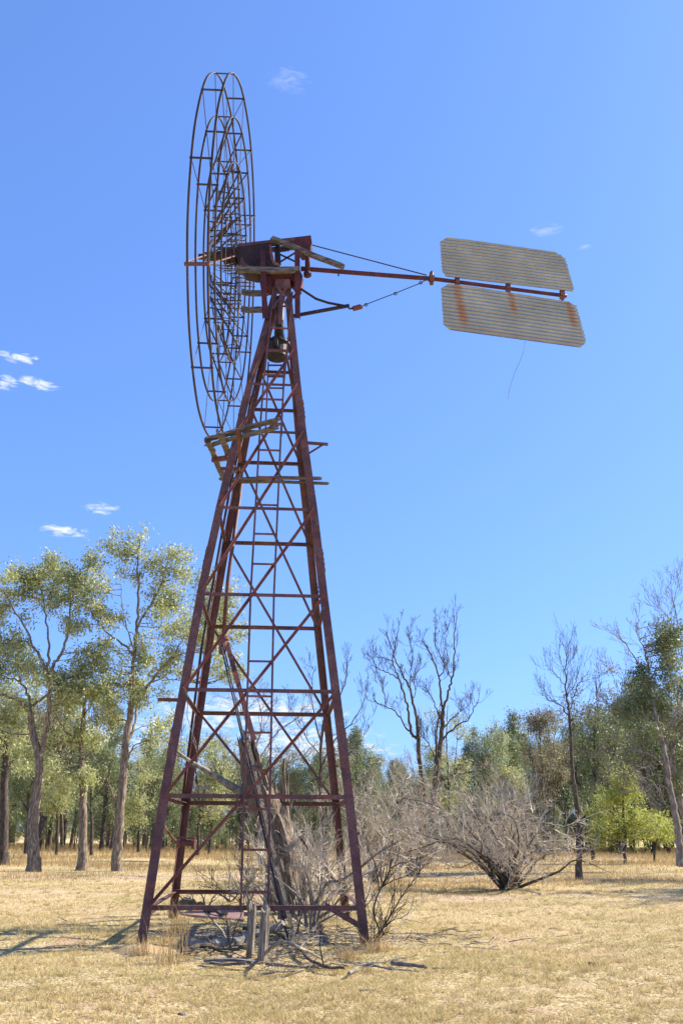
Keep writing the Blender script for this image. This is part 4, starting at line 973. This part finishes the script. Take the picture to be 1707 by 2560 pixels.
zonew = [(-1, -.27, 'at the far left', 1.45), (-.27, -.16, 'just left of the tower', 1.15), (-.16, .0, 'seen through the tower', .97), (.0, .16, 'behind the two tall bare trees', 1.0), (.16, .27, 'behind the big dead bush', 1.12), (.27, 1, 'at the far right', 1.5)]
for ri, (Y, sp) in enumerate(rows):
    xx_ = -Y * .44
    while xx_ < Y * .44:
        x_ = xx_ + rng.uniform(-.9, .9); y_ = Y + rng.uniform(-4, 4); rel = x_ / y_
        for a, b, txt, sc in zonew:
            if a <= rel < b: break
        w = [3, 3, 3, 2, 2, 2, 1] if abs(rel) < .25 else [2, 3, 2, 3, 3, 1, 1]
        k = rng.choices(range(7), w)[0]
        place(k, x_, y_, sc * rng.uniform(.78, 1.12) * (1.0 if ri < 2 else 1.12), '%s, %s row, %s' % (LBL[k], ('front', 'second', 'third', 'fourth', 'last')[ri], txt), 'trees of the far timber')
        xx_ += sp * rng.uniform(.75, 1.25)
for k, (x_, y_, sc) in enumerate(((19.5, 31, 1.0), (24, 37, 1.15), (22.5, 27, .9), (19.2, 38.5, .95), (18.2, 28, .85), (27, 33, 1.2))):
    place((3, 4, 3, 3, 4, 3)[k], x_, y_, sc, 'gum shading the paddock from beyond the right edge', 'gums shading the right side')
for Y, sp in ((92, 2.2), (104, 2.1), (128, 2.4)):
    xx_ = -Y * .44
    while xx_ < Y * .44:
        rel = xx_ / Y
        for a, b, txt, sc in zonew:
            if a <= rel < b: break
        place(rng.choice((0, 1, 2)), xx_ + rng.uniform(-.8, .8), Y + rng.uniform(-3, 3), rng.uniform(.34, .62) * (1.25 if abs(rel) < .16 else 1), 'low bushy pine sapling, %s' % txt, 'saplings under the far timber')
        xx_ += sp * rng.uniform(.7, 1.3)
for Y, sp in ((74, 2.6), (83, 2.2)):
    xx_ = -Y * .17
    while xx_ < Y * .24:
        rel = xx_ / Y
        for a, b, txt, sc in zonew:
            if a <= rel < b: break
        place(rng.choice((0, 2, 2, 6)), xx_ + rng.uniform(-.8, .8), Y + rng.uniform(-3, 3), rng.uniform(.22, .48), 'grey green scrub bush at the timber edge, %s' % txt, 'scrub at the edge of the far timber')
        xx_ += sp * rng.uniform(.6, 1.4)
for Y, sp in ((76, 3.4), (84, 3.2)):
    xx_ = -Y * .30
    while xx_ < Y * .34:
        rel = xx_ / Y
        for a, b, txt, sc in zonew:
            if a <= rel < b: break
        place(5, xx_ + rng.uniform(-1.2, 1.2), Y + rng.uniform(-3, 3), rng.uniform(.45, .8), 'slim bare sapling, %s' % txt, 'bare saplings before the far timber')
        xx_ += sp * rng.uniform(.5, 1.5)
for k, (t, nm, H) in enumerate(TM):
    if k not in used: place(k, -30 + k * 5, 100, 1, '%s in the far timber, %s row, %s' % (LBL[k], 'third', 'middle'), 'trees of the far timber')

# look-alikes of one zone are told apart by their order across the picture
ORD = ['leftmost', 'second from left', 'third from left', 'fourth from left', 'fifth from left', 'sixth from left', 'seventh from left', 'eighth from left', 'ninth from left', 'tenth from left']
for lb, obs in LOBJ.items():
    if len(obs) > 1:
        obs.sort(key=lambda o_: o_.location.x / o_.location.y)
        for i_, o_ in enumerate(obs):
            if len(obs) <= 10: o_['label'] = '%s, %s' % (ORD[i_], lb)
# --- dead bushes ----------------------------------------------------------------
def dead_bush(label, base, Wd, Ht, n, seed, mat='deadgrey', matt='deadpale', bias=0, depth=2, group='grey dead bushes', tw=.014, kids=4, r0=.045, up=.3, name='dead_bush'):
    rng_ = random.Random(seed); t = thing(name, label, 'bush', base, group); m = M(); mt = M(); tips = []
    for i in range(n):
        a = rng_.uniform(0, 6.283); inc = rng_.uniform(.12, 1.0); hx_ = math.cos(a) * Wd * .5 * inc * rng_.choice((1, 1, 1.3, .7)) + bias * Wd * .3 * rng_.choice((1, 1, 1.6, .2)); hy_ = math.sin(a) * Wd * .42 * inc; hz_ = Ht * rng_.uniform(.35, 1.0) * (1.05 - .62 * inc ** 2)
        b = V(base) + V((rng_.uniform(-.25, .25), rng_.uniform(-.2, .2), -.05)); e = V(base) + V((hx_, hy_, hz_)); c = b.lerp(e, .45) + V((0, 0, .22 * (e - b).length * rng_.uniform(.3, 1))) + rnd_dir(rng_) * .15
        P = smooth_path([b, b.lerp(c,.5) + rnd_dir(rng_) * .12, c + rnd_dir(rng_) * .2, c.lerp(e, .5) + rnd_dir(rng_) * .28, e], 3); r = r0 * rng_.uniform(.5, 1.1); L = len(P)
        m.tube(P, [r + (.007 - r) * i_ / (L - 1) for i_ in range(L)], 5, cap=False)
        for k in range(9):
            i_ = rng_.randint(3, L - 2); ax = (P[i_ + 1] - P[i_]).normalized()
            twigs(mt, P[i_], (ax + rnd_dir(rng_, up) * .8).normalized(), Ht * rng_.uniform(.15, .38), tw, depth, rng_, tips, up * .6, .95, kids, .42, 3, 4, .0045)
    m.build('stems', MT[mat], t, True); mt.build('twigs', MT[matt], t); return t
dead_bush('big round grey dead bush standing alone right of the tower', V((5.15, 29, 0)), 7.2, 3.3, 34, 1, 'deaddark', bias=-.55, r0=.055)
dead_bush('low grey dead bush behind the right tower legs', V((1.2, 32, 0)), 5.0, 4.0, 16, 2, 'deadgrey', bias=-.1)
dead_bush('grey dead bush at the foot of the two tall bare trees', V((2.9, 38, 0)), 4.8, 3.6, 20, 3, 'deadgrey')
dead_bush('dead bush with green tinge framed by the right side of the tower', V((-.5, 31, 0)), 3.2, 2.8, 9, 4, 'deadgrey')
dead_bush('pale dead thicket right of and behind the big dead bush', V((7.4, 42, 0)), 5.2, 4.6, 20, 5, 'deadgrey')
dead_bush('small twiggy dead bush left of the ladder foot, far off', V((-2.2, 44, 0)), 3.0, 2.6, 14, 6, 'deadgrey')

# --- broken trunks inside and behind the tower ----------------------------------------
def torn_trunk(name, label, pts, radii, seed, shards, cat='stump'):
    rng_ = random.Random(seed); t = thing(name, label, cat, V((pts[0].x, pts[0].y, 0))); m = M(); n = 18; P = smooth_path(pts, 5); k = len(P)
    rs = np.interp(np.linspace(0, 1, k), np.linspace(0, 1, len(radii)), radii); x = V((1, 0, 0)); b = 0; jag = [rng_.uniform(-.1, .35) for _ in range(n)]; ph = [rng_.uniform(.82, 1.15) for _ in range(n)]
    for i, p in enumerate(P):
        d = (P[min(i + 1, k - 1)] - P[max(i - 1, 0)]).normalized(); x = (x - d * x.dot(d)).normalized(); y = d.cross(x)
        for j in range(n):
            a = 6.28318 * j / n; r = rs[i] * ph[j] * (1 + .10 * math.sin(i * .9 + j * 2.1) + rng_.uniform(-.05, .05)); q = p + (x * math.cos(a) + y * math.sin(a)) * r
            if i == k - 1: q += d * jag[j]
            m.v.append(q)
    for i in range(k - 1):
        for j in range(n): q = i * n + j; w = i * n + (j + 1) % n; m.f.append((q, w, w + n, q + n))
    c = len(m.v); m.v.append(P[-1] - d * .5)
    for j in range(n): m.f.append(((k - 1) * n + j, (k - 1) * n + (j + 1) % n, c))
    m.build('trunk', MT['stump'], t, False)
    for (p, q_, w, th) in shards:
        s_ = M(); dd = (q_ - p).normalized(); xx, yy = perp(dd); kk = 6
        s_.sect([p.lerp(q_, i / kk) + rnd_dir(rng_) * .015 for i in range(kk + 1)], [(-w / 2, -th / 2), (-w * .1, -th * .2), (w / 2, -th / 2), (w / 2, th / 2), (0, th * .7), (-w / 2, th / 2)], [xx * (1 - (i / kk) ** 1.6 * .9) for i in range(kk + 1)], [yy * (1 - .7 * i / kk) for i in range(kk + 1)])
        s_.build('shard', MT['stump'], t)
    return t
Yt = lambda x, y, Y: aty(x, y, Y)
A = lambda X, Y_, Yw: aty(520 + X * .1913, 1760 + Y_ * .1913, Yw)   # close crop of the stump
tt_ = torn_trunk('broken_tree_trunk', 'torn dead trunk leaning left inside the tower behind the ladder', [Yt(735, 2290, 17.2), Yt(718, 2180, 17.2), A(860, 1560, 17.3), A(700, 1250, 17.3), A(590, 900, 17.4), A(520, 600, 17.4)], [.27, .25, .26, .25, .21, .15], 3,
    [(A(560, 620, 17.4), A(455, 330, 17.4), .22, .10), (A(600, 900, 17.3), A(520, 380, 17.35), .24, .08), (A(760, 1120, 17.3), A(590, 450, 17.3), .30, .12), (A(720, 1100, 17.2), A(620, 760, 17.15), .14, .06), (A(740, 1120, 17.3), A(800, 700, 17.3), .12, .05), (A(800, 1150, 17.3), A(905, 890, 17.2), .09, .05)])
m = M(); P = smooth_path([A(640, 1250, 17.3), A(470, 1165, 17.25), A(330, 1090, 17.2), A(150, 980, 17.1), A(0, 880, 17.0), Yt(478, 1905, 16.9), Yt(436, 1873, 16.8)], 3); m.tube(P, [.10 - .075 * i / (len(P) - 1) for i in range(len(P))], 7)
rq = random.Random(5); tips = []
for i in (4, 7, 9, 12, 14, 16): twigs(m, P[i], rnd_dir(rq, .3), .5, .02, 1, rq, tips, .1, .8, 3, .3)
m.build('limb', MT['deadgrey'], tt_, True)
torn_trunk('tree_stump', 'hollow jagged upright stump behind the tower with one tall splinter', [Yt(697, 2275, 20.6), Yt(695, 2150, 20.6), A(930, 1500, 20.6), A(920, 1150, 20.6)], [.30, .24, .21, .20], 4,
    [(A(1010, 1560, 20.5), A(985, 710, 20.5), .34, .12), (A(1030, 1500, 20.55), A(1040, 860, 20.5), .14, .08), (A(880, 1400, 20.5), A(860, 1030, 20.5), .22, .1)])

# --- branch tangle at the tower's foot ---------------------------------------------------
C2 = lambda X, Y_, z=None, Yw=None: (atz(550 + X * .2551, 2050 + Y_ * .2551, z) if Yw is None else aty(550 + X * .2551, 2050 + Y_ * .2551, Yw))
def tangle(label, roots, n, seed, mat='deadgrey', L=(1.0, 1.8), r=.03, up=.6, depth=2, group='dead shrubs growing through the tower', dirb=V((0, 0, 0)), kids=4, name='dead_shrub', cat='shrub', guides=(), twm='deadpale', gr=.035):
    rng_ = random.Random(seed); b0 = V(roots[0]); b0.z = 0; t = thing(name, label, cat, b0, group); m = M(); mt = M(); tips = []
    for i in range(n):
        b = V(roots[i % len(roots)]) + V((rng_.uniform(-.15, .15), rng_.uniform(-.12, .12), -.03)); d = (rnd_dir(rng_, up) + dirb).normalized(); d.z = max(d.z, .15)
        l = rng_.uniform(*L); pts = [b]
        for k in range(5): d = (d + rnd_dir(rng_) * .18).normalized(); pts.append(pts[-1] + d * l / 5)
        m.tube(pts, [r * rng_.uniform(.6, 1) * (1 - .75 * k / 5) for k in range(6)], 5, cap=False)
        for k in range(5): j = rng_.randint(1, 4); twigs(mt, pts[j], (pts[j + 1] - pts[j]).normalized() + rnd_dir(rng_, .3) * .7, l * rng_.uniform(.3, .6), .009, depth, rng_, tips, .2, .7, kids, .3, 3, 4, .0028)
    for gd in guides:
        P = smooth_path([V(p) for p in gd], 4); L_ = len(P); m.tube(P, [gr + (.008 - gr) * k / (L_ - 1) for k in range(L_)], 6, cap=False)
        for k in range(9):
            j = rng_.randint(L_ // 3, L_ - 2); twigs(mt, P[j], (P[j + 1] - P[j]).normalized() + rnd_dir(rng_, .2) * .8, rng_.uniform(.35, .9), .010, depth, rng_, tips, .15, .7, kids, .3, 3, 4, .003)
    m.build('stems', MT[mat], t, True); mt.build('twigs', MT[twm], t); return t
G = lambda pts: [aty(550 + a * .2551, 2050 + b * .2551, y) for a, b, y in pts]
tangle('large dead shrub growing inside the tower right of the ladder, its long arms sweeping right', [V((-.55, 16.6, 0)), V((-.35, 16.9, 0)), V((-.75, 16.4, 0))], 12, 1, L=(.7, 1.6), r=.028, dirb=V((.25, .1, 0)),
    guides=[G([(890, 1100, 16.3), (900, 900, 16.2), (1000, 700, 16.0), (1060, 610, 15.8), (1180, 590, 15.6), (1330, 500, 15.3), (1480, 380, 15.0), (1600, 290, 14.9), (1800, 180, 14.8)]),
            G([(920, 1050, 16.4), (1000, 860, 16.5), (1100, 740, 16.7), (1250, 620, 16.9), (1400, 540, 17.0), (1650, 430, 17.2), (1900, 400, 17.4)]),
            G([(850, 1050, 16.4), (800, 800, 16.3), (640, 640, 16.2), (480, 500, 16.2), (400, 300, 16.2)]), G([(900, 900, 16.4), (880, 650, 16.5), (840, 480, 16.6), (760, 300, 16.7), (700, 120, 16.8)]),
            G([(930, 950, 16.4), (900, 700, 16.3), (860, 560, 16.2), (800, 420, 16.2)]), G([(900, 1100, 16.3), (960, 800, 16.4), (1000, 560, 16.5), (960, 400, 16.6)]), G([(880, 1000, 16.5), (1060, 900, 16.4), (1180, 760, 16.4), (1290, 640, 16.3)])])
tangle('dead shrub with pale upright stems leaning on the torn trunk', [V((-1.0, 17.8, 0)), V((-.7, 18.2, 0))], 9, 2, L=(1.2, 2.3), r=.022, up=1.3)
tangle('grey dead shrub between the rear right leg and the stump', [V((-.2, 19.6, 0)), V((.3, 20.2, 0)), V((-.6, 20.4, 0))], 8, 12, L=(1.0, 2.0), r=.02, up=1.0, dirb=V((.15, 0, 0)))
tangle('small dark dead shrub inside the tower left of the ladder', [C2(130, 800, .0) + V((0, 0, 0)), C2(290, 830, .0)], 12, 3, 'deaddark', (.7, 1.3), .022, twm='deaddark', up=1.2)
tangle('thin dark forked shrub outside the front right tower leg', [C2(1490, 1245, 0)], 6, 4, 'deaddark', (.5, .9), .012, twm='deaddark', up=.9, depth=1,
       guides=[G([(1480, 1250, 14.7), (1560, 1100, 14.6), (1500, 900, 14.5), (1560, 700, 14.4), (1640, 560, 14.4), (1690, 380, 14.4)]), G([(1490, 1250, 14.7), (1600, 1050, 14.5), (1720, 850, 14.4), (1780, 740, 14.4)])], gr=.018)
# logs, sticks, posts
def log(name, label, pts, r0, r1, seed, cat='log', mat='deadgrey', br=0, group=None, base=None):
    rng_ = random.Random(seed); m = M(); P = smooth_path([V(p) for p in pts], 4); L_ = len(P); P = [p + rnd_dir(rng_) * r0 * .4 for p in P]
    m.tube(P, [(r0 + (r1 - r0) * i / (L_ - 1)) * rng_.uniform(.85, 1.15) for i in range(L_)], 8); tips = []
    for k in range(br): j = rng_.randint(2, L_ - 2); twigs(m, P[j], rnd_dir(rng_, .5), rng_.uniform(.3, .7), r1 * .8, 1, rng_, tips, .1, .8, 3, .35, 4, 4, .004)
    o = m.build(name, MT[mat], None, False); rebase(o, V((P[0].x, P[0].y, 0))); return tag(o, label, cat, group)
Z = lambda x, y, z=.06: atz(x * DD, y * DD, z)
log('fallen_log', 'curved grey log lying on the ground inside the tower, behind the two short posts', [Z(432, 2165), Z(480, 2170), Z(545, 2158, .1), Z(610, 2135, .2), Z(650, 2120, .3)], .075, .05, 1, br=3)
log('fallen_branch', 'dark gnarled branch lying behind the front left of the tower', [Z(415, 2075, .12), Z(440, 2072, .2), Z(470, 2085, .12), Z(520, 2100, .1)], .09, .03, 2, mat='deaddark', br=6)
log('fallen_branch', 'long thin dead branch lying under the ladder towards the right leg', [Z(560, 2130, .1), Z(620, 2135, .1), Z(680, 2175, .06), Z(730, 2215, .05), Z(790, 2225, .04)], .035, .015, 3, br=5, mat='deaddark')
log('fallen_branch', 'thick branch stub lying inside the tower beside the log', [Z(440, 2150), Z(500, 2155), Z(530, 2160)], .05, .03, 4, br=2)
log('fallen_branch', 'dark split branch lying low against the left post', [Z(420, 2185), Z(470, 2172, .1), Z(520, 2180, .05), Z(566, 2176, .12)], .045, .02, 14, br=6, mat='deaddark')
log('fallen_branch', 'arched dead branch under the bottom rail right of the posts', [Z(615, 2180, .05), Z(650, 2165, .35), Z(700, 2180, .3), Z(740, 2205, .04)], .025, .01, 15, br=5)
log('stick', 'long pale stick lying right of the front right leg', [Z(900, 2212, .03), Z(940, 2216, .04), Z(982, 2223, .04)], .03, .02, 5, cat='stick', br=0)
log('stick', 'pale crooked stick on the ground below the right leg, left of the longest one', [Z(800, 2235, .03), Z(840, 2215, .04), Z(900, 2228, .04)], .018, .01, 6, cat='stick', br=3)
log('stick', 'thin pale board-like stick lying in front of the two posts', [Z(612, 2213, .02), Z(670, 2219, .02), Z(760, 2216, .02)], .022, .012, 7, cat='stick', mat='post')
log('stick', 'short forked stick on the grass in front of the middle of the tower', [Z(600, 2238, .02), Z(640, 2232, .04), Z(690, 2230, .03)], .014, .006, 8, cat='stick', br=4)
for i, (x0, y0, x1, y1, w, lab) in enumerate(((470, 2204, 578, 2207, .11, 'upper split grey board lying left of the two posts'), (488, 2212, 560, 2214, .07, 'lower thin grey board lying left of the two posts'))):
    o = plank(Z(x0, y0, .05 - i * .025), Z(x1, y1, .05 - i * .025), w, .03, None, 'grey_board', seed=i + 5); rebase(o, Z((x0 + x1) / 2, y0, 0)); tag(o, lab, 'board', 'boards on the ground')
def post(label, x, y, htop, w, seed):
    rng_ = random.Random(seed); b = atz(x * DD, y * DD, 0); n = 12; m = M(); rad_ = [w * rng_.uniform(.75, 1.15) for _ in range(n)]; lv = 8
    top = [rng_.uniform(-.12, .05) for _ in range(n)]
    for i in range(lv + 1):
        for j in range(n):
            a = 6.283 * j / n; r = rad_[j] * rng_.uniform(.93, 1.05) * (1.05 - .12 * i / lv); z = -.1 + (htop + .1) * i / lv + (top[j] if i == lv else 0)
            m.v.append(b + V((math.cos(a) * r + .03 * i / lv, math.sin(a) * r, z)))
    for i in range(lv):
        for j in range(n): q = i * n + j; w_ = i * n + (j + 1) % n; m.f.append((q, w_, w_ + n, q + n))
    c = len(m.v); m.v.append(b + V((.03, 0, htop - .1)))
    for j in range(n): m.f.append((lv * n + j, lv * n + (j + 1) % n, c))
    o = m.build('wooden_post', MT['post']); rebase(o, b); tag(o, label, 'post', 'short wooden posts at the ladder foot')
post('left one of two short weathered posts below the ladder', 573, 2196, .66, .052, 1)
post('right one of two short split posts below the ladder', 601, 2204, .68, .062, 2)
# reddish concrete slab inside the tower
m = M(); c = [atz(x * DD, y * DD, .05) for x, y in ((415, 2098), (455, 2080), (560, 2085), (560, 2112))]
m.prism([p - V((0, 0, .06)) for p in c], V((0, 0, .06)))
o = m.build('concrete_slab', metal('pink_concrete', (.2, .11, .09), (.27, .16, .13), (.32, .2, .17), .9, False)); rebase(o, c[0] - V((0, 0, .05))); tag(o, 'low pinkish slab of old footing on the ground inside the tower', 'slab')
m = M(); rl_ = random.Random(31)
for i in range(1100):
    a = rl_.gauss(0, 1); b = rl_.gauss(0, 1); c = V((-1.0 + a * 1.35, 15.6 + b * 1.2, .012)); d = V((rl_.uniform(-1, 1), rl_.uniform(-1, 1), rl_.uniform(-.05, .12))).normalized(); L_ = rl_.uniform(.08, .5)
    m.tube([c, c + d * L_ * .5 + V((rl_.uniform(-.03, .03), 0, .01)), c + d * L_], [.008, .006, .003], 4, cap=False)
tag(m.build('twig_litter', MT['deadgrey']), 'fallen twigs and bark littering the ground under the tower', 'twig litter', kind='stuff')
for x, y, r_, lab in ((318, 2190, .42, 'low heap of dry soil round the front left tower foot'), (864, 2186, .30, 'low heap of soil round the front right tower foot')):
    b = atz(x * DD, y * DD, 0) + V((.0, .25, 0)); m = M(); rq = random.Random(int(x)); n = 22
    for j in range(6):
        for k in range(n):
            a = 6.283 * k / n; f = (1, .85, .66, .45, .25, .05)[j]; m.v.append(b + V((math.cos(a) * r_ * f * 1.3, math.sin(a) * r_ * f, (-.03, .015, .045, .07, .085, .09)[j])) + rnd_dir(rq) * .012)
    for j in range(5):
        for k in range(n): q = j * n + k; w = j * n + (k + 1) % n; m.f.append((q, w, w + n, q + n))
    m.f.append(tuple(5 * n + k for k in range(n)))
    o = m.build('soil_heap', MT['soil'], None, True); rebase(o, b); tag(o, lab, 'soil heap', 'soil heaps round the tower feet')
# grass tussocks round the feet
def tussock(label, x, y, h, n, spread, seed):
    b = atz(x * DD, y * DD, 0); r = np.random.default_rng(seed); P = np.array(b) + np.c_[r.normal(0, spread * .35, (n, 2)), np.zeros(n)]; hh = h * r.uniform(.35, 1, n); l = r.normal(0, .36, (n, 2)) * hh[:, None]
    a = r.uniform(0, 6.28, n); s_ = np.c_[np.cos(a), np.sin(a), np.zeros(n)] * .0036; Mid = P + np.c_[l * .35, hh * .6]; T = P + np.c_[l, hh]
    v = np.stack([P - s_, P + s_, Mid + s_ * .6, Mid - s_ * .6, Mid - s_ * .6, Mid + s_ * .6, T + s_ * .1, T - s_ * .1], 1).reshape(-1, 3)
    o = quads_obj('grass_tussock', v, MT['straw']); o.data.transform(Matrix.Translation(-b)); o.location = b; tag(o, label, 'grass tussock', 'tussocks round the tower feet')
tussock('tall straw tussock right of the front left tower foot', 390, 2216, .85, 80, .38, 1)
tussock('low dry tussock around the front left tower foot', 322, 2192, .28, 110, .3, 2)
tussock('low tussock around the front right tower foot', 866, 2192, .32, 170, .3, 3)
tussock('wispy tussock between the left legs of the tower', 408, 2150, .6, 90, .25, 4)
tussock('small green-gold tussock in front of the right tower foot', 800, 2205, .2, 150, .3, 5)
# dark clods of dung and stones on the grass
rr = random.Random(17)
for i, (x, y, s_, lab) in enumerate(((842, 2284, .09, 'dark flat clod on the grass at the bottom middle'), (1210, 2300, .07, 'small dark clod on the grass at lower right'), (1060, 2318, .06, 'small dark clod right of the bottom middle one'), (1360, 2215, .06, 'small dark clod far out on the right grass'), (418, 2330, .035, 'small pale stone on the grass at bottom left'))):
    b = atz(x * DD, y * DD, .0); m = M(); n = 9
    for j in range(4):
        for k in range(n):
            a = 6.283 * k / n; r = s_ * (1.0, .95, .7, .2)[j] * rr.uniform(.75, 1.2); m.v.append(b + V((math.cos(a) * r * 1.3, math.sin(a) * r, (-.02, .2, .45, .55)[j] * s_)))
    for j in range(3):
        for k in range(n): q = j * n + k; w = j * n + (k + 1) % n; m.f.append((q, w, w + n, q + n))
    m.f.append(tuple(3 * n + k for k in range(n)))
    o = m.build('clod' if i < 4 else 'stone', MT['deaddark'] if i < 4 else MT['post'], None, True); rebase(o, b); tag(o, lab, 'clod' if i < 4 else 'stone', 'clods on the grass' if i < 4 else None)
